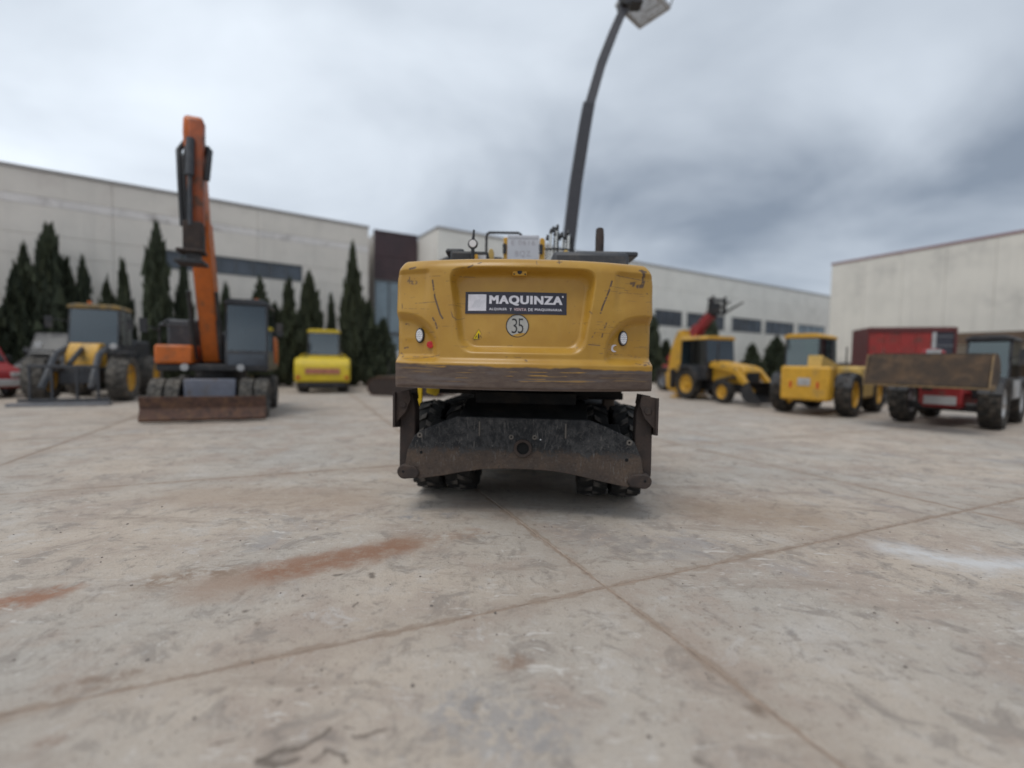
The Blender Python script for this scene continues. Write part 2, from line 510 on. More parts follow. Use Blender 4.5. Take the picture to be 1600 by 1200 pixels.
# ---- lettering (built-in font, turned into flat mesh)
def text_mesh(s, width, height, bold=0.0, space=1.0):
    cu = bpy.data.curves.new('lettering', 'FONT')
    cu.body = s
    cu.offset = bold
    cu.space_character = space
    cu.resolution_u = 3
    ob = bpy.data.objects.new('lettering', cu)
    COL.objects.link(ob)
    bpy.context.view_layer.update()
    dg = bpy.context.evaluated_depsgraph_get()
    me = bpy.data.meshes.new_from_object(ob.evaluated_get(dg))
    COL.objects.unlink(ob)
    bpy.data.objects.remove(ob)
    co = np.array([v.co[:] for v in me.vertices])
    lo, hi = co.min(0), co.max(0)
    co = (co - lo) / np.maximum(hi - lo, 1e-6) * np.array([width, height, 0])
    fs = [tuple(p.vertices) for p in me.polygons]
    bpy.data.meshes.remove(me)
    return co, fs


# ================================================================== GROUND
gnd = bpy.data.materials.new('yard_concrete')
gnd.use_nodes = True
nt = gnd.node_tree
pb = nt.nodes['Principled BSDF']
geo = N(nt, 'ShaderNodeNewGeometry')
P = geo.outputs['Position']


def noise_n(scale, detail=5.0, rough=0.6, vec=P, dist=0.0):
    return N(nt, 'ShaderNodeTexNoise', ins={'Vector': vec, 'Scale': scale, 'Detail': detail, 'Roughness': rough, 'Distortion': dist}).outputs[0]


nA_, nB_ = (0.914, 0.406), (-0.406, 0.914)
LA = [-3.9, 1.98, 6.87]
LB0, LBS = 2.74, 4.39
sp = N(nt, 'ShaderNodeSeparateXYZ', ins={0: P})
warp = N(nt, 'ShaderNodeTexNoise', ins={'Vector': P, 'Scale': 5.0, 'Detail': 6.0, 'Roughness': 0.7})
wv = N(nt, 'ShaderNodeVectorMath', operation='SUBTRACT', ins={0: warp.outputs[1], 1: (0.5, 0.5, 0.5)})
wv2 = N(nt, 'ShaderNodeVectorMath', operation='MULTIPLY_ADD', ins={0: wv.outputs[0], 1: (0.30, 0.30, 0.0), 2: P})
PW = N(nt, 'ShaderNodeVectorMath', operation='MULTIPLY', ins={0: wv2.outputs[0], 1: (1, 1, 0)}).outputs[0]
wv3 = N(nt, 'ShaderNodeVectorMath', operation='MULTIPLY_ADD', ins={0: wv.outputs[0], 1: (0.10, 0.10, 0.0), 2: P})
PF = N(nt, 'ShaderNodeVectorMath', operation='MULTIPLY', ins={0: wv3.outputs[0], 1: (1, 1, 0)}).outputs[0]

big = noise_n(0.33, 4)
mid = noise_n(1.3, 6, 0.65)
fin = noise_n(9.0, 6, 0.7)
grn = noise_n(70.0, 3, 0.6)
mot = noise_n(3.2, 8, 0.72, dist=0.8)
c = mix_c(nt, ramp(nt, big, 0.36, 0.62), (0.475, 0.395, 0.318), (0.405, 0.365, 0.318))
c = mix_c(nt, ramp(nt, mid, 0.46, 0.62, 0, 0.8), c, (0.38, 0.305, 0.25))
c = mix_c(nt, ramp(nt, mid, 0.47, 0.3, 0, 0.6), c, (0.50, 0.465, 0.425))
c = mix_c(nt, ramp(nt, mot, 0.51, 0.63, 0, 0.7), c, (0.25, 0.215, 0.185))
c = mix_c(nt, ramp(nt, mot, 0.42, 0.3, 0, 0.55), c, (0.52, 0.49, 0.46))
c = mix_c(nt, ramp(nt, fin, 0.53, 0.70, 0, 0.6), c, (0.21, 0.175, 0.15))
c = mix_c(nt, ramp(nt, fin, 0.42, 0.28, 0, 0.45), c, (0.53, 0.50, 0.47))
c = mix_c(nt, ramp(nt, grn, 0.55, 0.72, 0, 0.55), c, (0.19, 0.16, 0.14))
# flecks of dried mud and scuffed pale laitance
flk = noise_n(19.0, 8, 0.76, dist=0.4)
pch = noise_n(1.1, 4, 0.65)
c = mix_c(nt, math_n(nt, 'MULTIPLY', ramp(nt, flk, 0.57, 0.63, 0, 0.75), ramp(nt, pch, 0.44, 0.60, 0.15, 1.0)), c, (0.20, 0.155, 0.12))
c = mix_c(nt, math_n(nt, 'MULTIPLY', ramp(nt, flk, 0.42, 0.36, 0, 0.6), ramp(nt, pch, 0.58, 0.42, 0.2, 1.0)), c, (0.60, 0.56, 0.51))
# bluish cement patches
blu = noise_n(0.8, 6, 0.66, dist=0.6)
c = mix_c(nt, ramp(nt, blu, 0.56, 0.72, 0, 0.55), c, (0.285, 0.278, 0.28))
# dried dirt smears that follow the traffic (roughly across the view)
mp = N(nt, 'ShaderNodeMapping', ins={0: P, 2: (0, 0, R(-14)), 3: (0.5, 2.3, 1)})
smr = noise_n(1.1, 7, 0.68, mp.outputs[0], 0.5)
c = mix_c(nt, ramp(nt, smr, 0.54, 0.68, 0, 0.6), c, (0.28, 0.222, 0.178))
# scattered small dark pits and pale tyre scuffs
vor = N(nt, 'ShaderNodeTexVoronoi', ins={'Vector': PF, 'Scale': 3.4, 'Randomness': 1.0})
pit = math_n(nt, 'MULTIPLY', ramp(nt, vor.outputs['Distance'], 0.10, 0.05), ramp(nt, noise_n(1.7, 2), 0.5, 0.6))
c = mix_c(nt, math_n(nt, 'MULTIPLY', pit, 0.6), c, (0.16, 0.13, 0.105))
mp2 = N(nt, 'ShaderNodeMapping', ins={0: P, 2: (0, 0, R(8)), 3: (3.2, 13.0, 1)})
scf = noise_n(1.5, 3, 0.6, mp2.outputs[0], 1.2)
c = mix_c(nt, math_n(nt, 'MULTIPLY', ramp(nt, scf, 0.60, 0.68), ramp(nt, noise_n(0.6, 2), 0.42, 0.58, 0, 0.7)), c, (0.60, 0.56, 0.51))


def capsule(a, b_, vec=PW):
    a = Vector((a[0], a[1], 0))
    b_ = Vector((b_[0], b_[1], 0.0))
    d = b_ - a
    L2 = max(d.length_squared, 1e-6)
    pa = N(nt, 'ShaderNodeVectorMath', operation='SUBTRACT', ins={0: vec, 1: a}).outputs[0]
    dt = N(nt, 'ShaderNodeVectorMath', operation='DOT_PRODUCT', ins={0: pa, 1: d / L2}).outputs['Value']
    h = math_n(nt, 'MINIMUM', math_n(nt, 'MAXIMUM', dt, 0.0), 1.0)
    sc_ = N(nt, 'ShaderNodeVectorMath', operation='SCALE', ins={0: d, 'Scale': h}).outputs[0]
    return N(nt, 'ShaderNodeVectorMath', operation='DISTANCE', ins={0: pa, 1: sc_}).outputs['Value'], dt


def stain(c, pts, r0, r1, col, amt, vec=PW, brk=None):
    ds = [capsule(p, q, vec)[0] for p, q in zip(pts[:-1], pts[1:])] if len(pts) > 1 else [capsule(pts[0], pts[0], vec)[0]]
    d = ds[0]
    for e in ds[1:]:
        d = math_n(nt, 'MINIMUM', d, e)
    k = ramp(nt, d, r1, r0, 0, amt)
    if brk is not None:
        k = math_n(nt, 'MULTIPLY', k, brk)
    return mix_c(nt, k, c, col), k


brkA = ramp(nt, noise_n(6.5, 6, 0.72), 0.40, 0.56)
brkB = ramp(nt, noise_n(14.0, 5, 0.7), 0.42, 0.55)
# rust coloured mud track
c, _ = stain(c, [(-2.05, 3.22), (-1.4, 3.66), (-0.9, 4.02)], 0.02, 0.36, (0.30, 0.20, 0.14), 0.75)
c, _ = stain(c, [(-1.75, 3.46), (-1.2, 3.80), (-0.95, 3.98)], 0.05, 0.27, (0.262, 0.135, 0.080), 0.85, brk=ramp(nt, noise_n(7.5, 7, 0.75), 0.36, 0.54, 0.15, 1.0))
c, _ = stain(c, [(-0.9, 4.05), (-0.3, 4.35)], 0.02, 0.2, (0.30, 0.19, 0.13), 0.5, brk=brkA)
c, _ = stain(c, [(-3.6, 2.72), (-3.05, 3.06)], 0.03, 0.20, (0.28, 0.125, 0.065), 0.8, brk=brkA)
c, _ = stain(c, [(-2.5, 3.28), (-2.12, 3.42)], 0.02, 0.20, (0.22, 0.145, 0.095), 0.8, brk=brkA)
# brown damp areas by the machine
c, _ = stain(c, [(2.2, 5.15), (3.1, 5.0)], 0.1, 0.75, (0.29, 0.205, 0.14), 0.6)
c, _ = stain(c, [(-3.6, 5.4), (-1.9, 5.3)], 0.1, 0.7, (0.36, 0.27, 0.20), 0.55)
c, _ = stain(c, [(0.55, 4.5), (1.25, 4.1)], 0.05, 0.5, (0.25, 0.225, 0.21), 0.55, brk=brkA)
c, _ = stain(c, [(0.03, 2.46)], 0.01, 0.12, (0.25, 0.165, 0.115), 0.75, brk=brkA)
c, _ = stain(c, [(1.16, 2.12), (1.2, 2.16)], 0.0, 0.06, (0.14, 0.095, 0.065), 0.9, vec=PF)
c, _ = stain(c, [(-2.1, 2.2), (-1.86, 2.31)], 0.01, 0.09, (0.19, 0.125, 0.085), 0.75, brk=brkA)
c, _ = stain(c, [(-1.88, 1.87)], 0.0, 0.07, (0.2, 0.12, 0.08), 0.7, brk=brkA)
c, _ = stain(c, [(-0.66, 4.81), (-0.6, 4.83)], 0.0, 0.10, (0.20, 0.205, 0.225), 0.75, vec=PF, brk=brkB)
c, _ = stain(c, [(-1.05, 4.72), (-0.95, 4.74)], 0.0, 0.12, (0.22, 0.225, 0.24), 0.7, vec=PF, brk=brkB)
c, _ = stain(c, [(0.1, 1.95), (-0.2, 2.1)], 0.05, 0.3, (0.25, 0.245, 0.25), 0.55, brk=brkB)
# spilt cement on the right
c, _ = stain(c, [(3.42, 4.10), (3.72, 3.85), (4.4, 3.75)], 0.0, 0.34, (0.60, 0.60, 0.60), 0.75, brk=ramp(nt, noise_n(4.0, 6, 0.7), 0.36, 0.6, 0.35, 1.0))
# damp drips and wet rims of a dried puddle
wet = []
for pts, r0, r1 in (([(-1.01, 3.46), (-1.0, 3.40)], .005, .035), ([(-1.27, 3.42), (-1.24, 3.43)], .005, .03), ([(-1.01, 3.14)], .0, .018), ([(-0.99, 3.04), (-1.0, 2.98)], .0, .014),
                    ([(-0.97, 2.76)], .002, .022), ([(-0.975, 2.71)], .0, .015), ([(-0.93, 2.70)], .0, .01), ([(-0.95, 2.35)], .0, .014), ([(-0.95, 2.27)], .0, .012), ([(-0.9, 2.19)], .002, .02),
                    ([(-1.04, 2.12)], .0, .02), ([(-1.02, 2.02)], .0, .012), ([(-1.65, 2.9)], .004, .03), ([(1.38, 3.51), (1.41, 3.5)], .002, .022), ([(1.79, 2.59)], .0, .018), ([(2.45, 3.1)], .0, .02),
                    ([(-0.98, 1.80), (-0.93, 1.85), (-0.85, 1.86), (-0.76, 1.955)], .004, .020), ([(-0.97, 1.80), (-0.9, 1.79), (-0.83, 1.82)], .006, .026),
                    ([(-0.65, 1.93), (-0.6, 1.94), (-0.53, 1.975)], .002, .014), ([(-0.77, 1.80), (-0.74, 1.85), (-0.66, 1.84), (-0.63, 1.80)], .002, .014),
                    ([(-1.2, 1.87), (-1.13, 1.9)], .0, .01), ([(-0.7, 1.98), (-0.66, 1.97)], .0, .008)):
    c, k = stain(c, pts, r0, r1, (0.135, 0.105, 0.08), 0.85, vec=PF)
    wet.append(k)
wetk = wet[0]
for k in wet[1:]:
    wetk = math_n(nt, 'MAXIMUM', wetk, k)
# dirt held along the slab joints
spw = N(nt, 'ShaderNodeSeparateXYZ', ins={0: PF})
u_ = math_n(nt, 'ADD', math_n(nt, 'MULTIPLY', spw.outputs[0], nA_[0]), math_n(nt, 'MULTIPLY', spw.outputs[1], nA_[1]))
v_ = math_n(nt, 'ADD', math_n(nt, 'MULTIPLY', spw.outputs[0], nB_[0]), math_n(nt, 'MULTIPLY', spw.outputs[1], nB_[1]))
dj = None
for l in LA:
    d = math_n(nt, 'ABSOLUTE', math_n(nt, 'SUBTRACT', u_, l))
    dj = d if dj is None else math_n(nt, 'MINIMUM', dj, d)
dv = math_n(nt, 'PINGPONG', math_n(nt, 'SUBTRACT', v_, LB0 - LBS * 20), LBS / 2)
dj = math_n(nt, 'MINIMUM', dj, dv)
jw = ramp(nt, noise_n(1.9, 6, 0.75), 0.34, 0.68, 0.006, 0.062)
jk = math_n(nt, 'MULTIPLY', ramp(nt, math_n(nt, 'SUBTRACT', dj, jw), 0.012, -0.012), ramp(nt, noise_n(5.0, 5, 0.7), 0.34, 0.58, 0.30, 0.85))
c = mix_c(nt, jk, c, (0.27, 0.20, 0.148))
c = mix_c(nt, ramp(nt, dj, 0.3, 0.03, 0, 0.3), c, (0.33, 0.26, 0.205))
nt.links.new(c, pb.inputs['Base Color'])
rg = math_n(nt, 'SUBTRACT', ramp(nt, mid, 0.3, 0.7, 0.62, 0.82), math_n(nt, 'MULTIPLY', wetk, 0.35))
nt.links.new(rg, pb.inputs['Roughness'])
pb.inputs['Specular IOR Level'].default_value = 0.4
hgt = math_n(nt, 'ADD', math_n(nt, 'MULTIPLY', fin, 0.6), math_n(nt, 'ADD', math_n(nt, 'MULTIPLY', grn, 0.25), math_n(nt, 'MULTIPLY', mot, 0.8)))
bmp = N(nt, 'ShaderNodeBump', ins={'Strength': 0.8, 'Distance': 0.014, 'Height': hgt})
nt.links.new(bmp.outputs[0], pb.inputs['Normal'])
JDIRT = pmat('joint_dirt', (0.29, 0.22, 0.17), 0.95, var=0.25, scale=14, bump=0.6)

g = MB()
g.add([(-400, -300, -0.006), (400, -300, -0.006), (400, 600, -0.006), (-400, 600, -0.006)], [(0, 1, 2, 3)])
ground = tag(g.build('ground', JDIRT), kind='structure')

ua = [-3.9 - 5.3 * k for k in range(9, 0, -1)] + LA + [6.87 + 4.95 * k for k in range(1, 9)]
vb = [LB0 + LBS * k for k in range(-3, 15)]
eu, ev = Vector((nA_[0], nA_[1], 0)).normalized(), Vector((nB_[0], nB_[1], 0)).normalized()
slab_rz = math.atan2(eu.y, eu.x)
slab_cache = {}


def slab(w, d):
    k = (round(w, 2), round(d, 2))
    if k not in slab_cache:
        a, b = w / 2 - 0.009, d / 2 - 0.009
        e = 0.007
        vv = [(sx * (a - i), sy * (b - i), z) for i, z in ((0, -0.012), (0, -0.006), (e, 0)) for sx, sy in ((-1, -1), (1, -1), (1, 1), (-1, 1))]
        ff = [(q * 4 + i, q * 4 + (i + 1) % 4, q * 4 + 4 + (i + 1) % 4, q * 4 + 4 + i) for q in (0, 1) for i in range(4)] + [(8, 9, 10, 11)]
        slab_cache[k] = MB().add(vv, ff).mesh('concrete_slab', gnd, 20)
    return slab_cache[k]


def chipped_slab(w, d, seed):
    """slab near the camera: its saw-cut edge is worn back unevenly"""
    a, b = w / 2 - 0.004, d / 2 - 0.004
    step = 0.045
    nx_, ny_ = int(2 * a / step), int(2 * b / step)
    base_ = [(-a + 2 * a * i / nx_, -b, 0, 1) for i in range(nx_)] + [(a, -b + 2 * b * i / ny_, -1, 0) for i in range(ny_)] + [(a - 2 * a * i / nx_, b, 0, -1) for i in range(nx_)] + [(-a, b - 2 * b * i / ny_, 1, 0) for i in range(ny_)]
    outer, inner = [], []
    for k, (x, y, ix, iy) in enumerate(base_):
        q = Vector((x * 2.3 + seed * 11.3, y * 2.3, seed * 3.1))
        j_ = 0.008 * max(0, noise.noise(q) + 0.35) + 0.012 * max(0, noise.noise(q * 7) - 0.05) + 0.02 * max(0, noise.noise(q * 3 + Vector((5, 5, 5))) - 0.35)
        e = 0.006 + 0.006 * max(0, noise.noise(q * 9 + Vector((2, 0, 0))))
        outer.append((x + ix * j_, y + iy * j_))
        inner.append((x + ix * (j_ + e) + (0 if ix else math.copysign(e, -x) * (abs(x) > a - e)), y + iy * (j_ + e) + (0 if iy else math.copysign(e, -y) * (abs(y) > b - e))))
    n = len(base_)
    vv = [(x, y, -0.012) for x, y in outer] + [(x, y, -0.005) for x, y in outer] + [(x, y, 0) for x, y in inner]
    ff = [(q * n + i, q * n + (i + 1) % n, q * n + n + (i + 1) % n, q * n + n + i) for q in (0, 1) for i in range(n)] + [tuple(range(2 * n, 3 * n))]
    return MB().add(vv, ff).mesh('concrete_slab', gnd, 20, recalc=False)


for i in range(len(ua) - 1):
    for j in range(len(vb) - 1):
        cu, cvv = (ua[i] + ua[i + 1]) / 2, (vb[j] + vb[j + 1]) / 2
        pc = eu * cu + ev * cvv
        if pc.y < -2 or abs(pc.x) > 1.25 * pc.y + 7 or pc.y > 62:
            continue
        near = pc.length < 11
        link('concrete_slab', chipped_slab(ua[i + 1] - ua[i], vb[j + 1] - vb[j], i * 20 + j) if near else slab(ua[i + 1] - ua[i], vb[j + 1] - vb[j]), ground, loc=(pc.x, pc.y, 0), rot=(0, 0, slab_rz))

pbm = MB()
rp = random.Random(4)
for _ in range(420):
    yy = rp.uniform(1.7, 9.0)
    xx = rp.uniform(-1.2, 1.2) * yy
    r_ = rp.choice((.003, .004, .005, .006, .009)) * rp.uniform(.7, 1.3)
    q = [(math.cos(a_) * r_ * rp.uniform(.7, 1.3), math.sin(a_) * r_ * rp.uniform(.7, 1.3)) for a_ in (0, 1.25, 2.5, 3.77, 5.0)]
    pbm.add([(xx + a_, yy + b_, 0.0005) for a_, b_ in q] + [(xx + a_ * .6, yy + b_ * .6, r_ * rp.uniform(.6, 1.0)) for a_, b_ in q],
            [(i_, (i_ + 1) % 5, 5 + (i_ + 1) % 5, 5 + i_) for i_ in range(5)] + [(5, 6, 7, 8, 9)])
tag(pbm.build('grit', pmat('grit_stone', (0.22, 0.19, 0.165), 0.9, var=0.4, scale=3)), 'small loose grit scattered over the concrete yard', 'grit', kind='stuff')

# ================================================================== BUILDINGS


def wall_frame(p0, p1):
    p0, p1 = Vector((*p0, 0)), Vector((*p1, 0))
    d = (p1 - p0)
    rz = math.atan2(d.y, d.x)
    return p0, d.length, rz


def panel(parent, mat, u0, u1, z0, z1, name='wall_panel', th=0.10, gap=0.007, y=0.0, rim=0.008):
    m = MB()
    a, b, c_, d = u0 + gap, u1 - gap, z0 + gap, z1 - gap
    vv = []
    for i, yy in ((0, y + th), (0, y + rim), (rim, y)):
        vv += [(a + i, yy, c_ + i), (b - i, yy, c_ + i), (b - i, yy, d - i), (a + i, yy, d - i)]
    ff = [(q * 4 + i, q * 4 + 4 + i, q * 4 + 4 + (i + 1) % 4, q * 4 + (i + 1) % 4) for q in (0, 1) for i in range(4)] + [(8, 9, 10, 11), (3, 2, 1, 0)]
    m.add(vv, ff)
    return m.build(name, mat, parent)


def window(parent, u0, u1, z0, z1, n, frame=FRM, gl=WGL, alt=None):
    m = MB()
    f = 0.07
    m.box(u0, u1, -0.03, 0.1, z0, z0 + f).box(u0, u1, -0.03, 0.1, z1 - f, z1)
    w = (u1 - u0) / n
    for i in range(n + 1):
        x = min(max(u0 + i * w, u0 + f / 2), u1 - f / 2)
        m.box(x - f / 2, x + f / 2, -0.028, 0.098, z0 + f, z1 - f)
    o = m.build('window', frame, parent)
    for i in range(n):
        a, b = u0 + i * w + f / 2 + .003, u0 + (i + 1) * w - f / 2 - .003
        MB().box(a, b, 0.03, 0.05, z0 + f + .003, z1 - f - .003).build('pane', alt if alt and i in alt_idx else gl, o)
    return o


def building(name, label, p0, p1, Hh, depth, rows, mat, cap, group=None):
    """rows: (z0, z1, [breakpoints in u], {index: ('window', panes)})"""
    o, L, rz = wall_frame(p0, p1)
    t = thing(name, label, 'warehouse', o, math.degrees(rz), group)
    B('wall', JOIN, t, (0.02, L - 0.02, 0.11, depth, 0, Hh - 0.05), bevel=0)
    for z0, z1, us, special in rows:
        for i in range(len(us) - 1):
            k = special.get(i)
            if k is None:
                panel(t, mat, us[i], us[i + 1], z0, z1)
            elif k[0] == 'window':
                window(t, us[i] + 0.012, us[i + 1] - 0.012, z0 + 0.012, z1 - 0.012, k[1], gl=k[2] if len(k) > 2 else WGL)
            elif k[0] == 'mat':
                panel(t, k[1], us[i], us[i + 1], z0, z1)
    B('coping', cap, t, (-0.04, L + 0.04, -0.05, 0.32, Hh, Hh + 0.16), bevel=0.02)
    B('roof', ROOF, t, (0.3, L - 0.3, 0.35, depth - .3, Hh - 0.05, Hh + 0.02), bevel=0)
    return t, L


alt_idx = ()


def spread(L, step):
    n = max(1, round(L / step))
    return [L * i / n for i in range(n + 1)]


# left warehouse: long horizontal precast panels, a strip of windows
W1a, W1b = Vector((-23.3 - 13.85 * 0.9, 21.6 - 9.5 * 0.9)), Vector((-9.45, 31.1))
dirW = (W1b - W1a).normalized()
L1 = (W1b - W1a).length


def u_of(x, y):
    return (Vector((x, y)) - W1a).dot(dirW)


ux0, ux1 = u_of(-18.47, 24.9), u_of(-12.75, 28.8)
us = spread(L1, 6.0)
us_w = sorted([u for u in us if u < ux0 - 0.5 or u > ux1 + 0.5] + [ux0, ux1])
iw = us_w.index(ux0)
rep = 3
left_wh, _ = building('warehouse', 'long cream warehouse with a dark strip window behind the orange excavator', W1a, W1b, 10.0, 22,
                      [(0, 2.1, us, {}), (2.1, 4.2, us, {}), (4.2, 6.15, us, {}), (6.15, 7.1, us_w, {iw: ('window', 8)}), (7.1, 8.45, us, {}),
                       (8.45, 8.85, us, {3: ('mat', CREP), 4: ('mat', CREP), 2: ('mat', CREP)}), (8.85, 10.0, us, {})], CREAM, CAPG)

# maroon entrance bay between the two warehouses
o_, L_, rz_ = wall_frame((-9.35, 32.0), (-6.75, 33.45))
bay = thing('entrance_bay', 'dark maroon clad entrance bay with glazing below between the cream walls', 'building', o_, math.degrees(rz_))
B('wall', JOIN, bay, (0, L_, 0.11, 6, 0, 10.0), bevel=0)
nr = 9
for i in range(nr):
    for j in range(2):
        z0 = 6.95 + j * 1.55
        panel(bay, MAR, L_ * i / nr, L_ * (i + 1) / nr, z0, z0 + 1.55, name='cladding_panel', gap=0.008)
window(bay, 0.02, L_ - 0.02, 0.05, 3.3, 3, gl=WGL2)
window(bay, 0.02, L_ - 0.02, 3.35, 6.9, 3, gl=WGL2)
B('coping', MAR, bay, (-0.02, L_ + 0.02, -0.05, 0.3, 10.06, 10.2), bevel=0.01)

# rear warehouse with a row of separate windows
W2a, W2b = Vector((-4.9, 30.8)), Vector((40.2, 59.0))
d2 = (W2b - W2a).normalized()
L2_ = (W2b - W2a).length
wins = []
for (x, y0) in (((1020 - 800) / 740, 0), ((1062 - 800) / 740, 0), ((1070 - 800) / 740, 0), ((1128 - 800) / 740, 0), ((1140 - 800) / 740, 0), ((1186 - 800) / 740, 0), ((1192 - 800) / 740, 0), ((1236 - 800) / 740, 0), ((1243 - 800) / 740, 0), ((1284 - 800) / 740, 0)):
    # where the bay of windows starts and stops along the facade
    t_ = (x * W2a.y - W2a.x) / (d2.x - x * d2.y)
    wins.append(t_)
us2 = spread(L2_, 5.6)
us2w = [0.0, 5.5, 11.0] + wins + [L2_]
spec = {i: ('window', 4) for i in range(3, 3 + len(wins), 2)}
spec[11] = ('window', 4, WGL2)
building('warehouse', 'pale grey warehouse far behind the yellow machines with five strip windows', W2a, W2b, 10.0, 24,
         [(0, 2.5, us2, {}), (2.5, 4.95, us2, {}), (4.95, 6.35, us2w, spec), (6.35, 8.2, us2, {}), (8.2, 10.0, us2, {})], CREAM2, CAPG)
sidep = thing('warehouse_wing', 'short cream side wall beside the maroon entrance bay', 'building', (-6.72, 33.5, 0), math.degrees(math.atan2(-2.75, 1.8)))
B('wall', JOIN, sidep, (0.0, 3.2, 0.11, 0.5, 0, 9.95), bevel=0)
for i in range(4):
    panel(sidep, CREAM, 0, 3.2, i * 2.5, i * 2.5 + 2.5)
B('coping', CAPG, sidep, (0, 3.2, -0.04, 0.5, 10.01, 10.15), bevel=0.01)

# right warehouse: tall vertical panels, red coping, brown lean-to
W3a, W3b = (25.6, 38.6), (35.9, 16.0)
d3 = Vector((W3b[0] - W3a[0], W3b[1] - W3a[1]))
us3 = spread(d3.length, 2.45)
right_wh, L3 = building('warehouse', 'tall cream warehouse with red roof edge at the right behind the red machines', W3a, W3b, 9.75, 26, [(0, 1.0, us3, {}), (1.0, 9.75, us3, {})], CREAM3, CAPR)
can = thing('canopy', 'low brown lean-to canopy along the cream wall at the far right', 'canopy', (*W3a, 0), math.degrees(math.atan2(d3.y, d3.x)))
for i, u in enumerate(spread(L3 - 5.0, 2.0)[:-1]):
    B('fascia_panel', BRN, can, (5.0 + u + .01, 5.0 + u + 1.97, -3.02, -2.94, 3.05, 3.75), bevel=0.01)
B('canopy_roof', BRN, can, (5.0, L3, -2.93, -0.06, 3.45, 3.6), bevel=0.01)
for u in spread(L3 - 5.2, 4.5):
    B('post', BRN, can, (5.1 + u, 5.22 + u, -2.9, -2.78, 0, 3.44), bevel=0.01)
B('back_wall', BRN, can, (1.0, L3 - .2, -0.35, -0.12, 0, 1.9), bevel=0.01)

# ================================================================== TREES


def crown_mesh(seed, n=3000):
    rr = np.random.default_rng(seed)
    t = rr.beta(1.05, 1.25, n)                      # height 0..1
    env = np.minimum(1, (t / 0.10) ** 0.6) * (1 - t ** 1.7) ** 0.85
    th = rr.uniform(0, 2 * np.pi, n)
    lump = 1 + 0.30 * np.sin(2 * th + 8 * t + seed) + 0.22 * np.sin(4 * th - 21 * t + seed * 2.1) + 0.35 * rr.exponential(0.35, n) * (rr.uniform(0, 1, n) < 0.3)
    rad = (env * 0.92 + 0.03) * lump * np.sqrt(rr.uniform(0.2, 1.0, n))
    lean = 0.10 * np.sin(seed) * t ** 2
    cpos = np.stack([rad * np.cos(th) + lean, rad * np.sin(th), t], 1)
    # leaf sprays: small pointed quads sweeping upwards and outwards
    upv = np.stack([0.35 * np.cos(th), 0.35 * np.sin(th), np.ones(n)], 1) + rr.normal(0, 0.25, (n, 3))
    upv /= np.linalg.norm(upv, axis=1)[:, None]
    sd_ = np.cross(upv, rr.normal(0, 1, (n, 3)))
    sd_ /= np.linalg.norm(sd_, axis=1)[:, None]
    ln = (rr.uniform(0.45, 1.0, n) * np.where(rr.uniform(0, 1, n) < 0.12, 1.9, 1.0))[:, None]
    # unit crown: radius 1, height 1; counter-scale so that leaves stay leaf shaped (crown is ~8x taller than wide)
    kx, kz = 0.30, 0.055
    a = cpos + sd_ * [[kx, kx, kz]] * 0.55 * ln - upv * [[kx, kx, kz]] * 0.3
    b = cpos - sd_ * [[kx, kx, kz]] * 0.55 * ln - upv * [[kx, kx, kz]] * 0.3
    d = cpos + upv * [[kx * .7, kx * .7, kz]] * 1.3 * ln
    v = np.stack([a, b, d], 1).reshape(-1, 3)
    me = bpy.data.meshes.new('crown')
    me.from_pydata(v.tolist(), [], [(3 * i, 3 * i + 1, 3 * i + 2) for i in range(n)])
    at_ = me.attributes.new('tone', 'FLOAT', 'POINT')
    clump = 0.5 + 0.5 * np.sin(7 * th + 23 * t + seed)
    at_.data.foreach_set('value', np.repeat(np.clip(0.6 * clump * rr.uniform(0.3, 1.0, n) + 0.3 * rr.uniform(0, 1, n), 0, 1), 3).astype(np.float32))
    me.materials.append(LEAF)
    return me


CROWNS = [crown_mesh(s) for s in (3, 8, 14, 21, 33)]
trunk_me = MB().tube([(0, 0, 0), (0.02, 0.01, 0.5), (0.01, -0.01, 1)], [0.09, 0.06, 0.02], 7).mesh('trunk', BARK)


def tree(x, y, h, r, label, i, group, name='cypress_tree'):
    t = thing(name, label, 'tree', (x, y, 0), 0, group)
    tr = link('trunk', trunk_me, t)
    tr.scale = (1.2, 1.2, h * 0.9)
    cr = link('crown', CROWNS[i % 5], t, loc=(0, 0, 0.12), rot=(0, 0, i * 1.7))
    cr.scale = (r, r, h - 0.12)
    return t


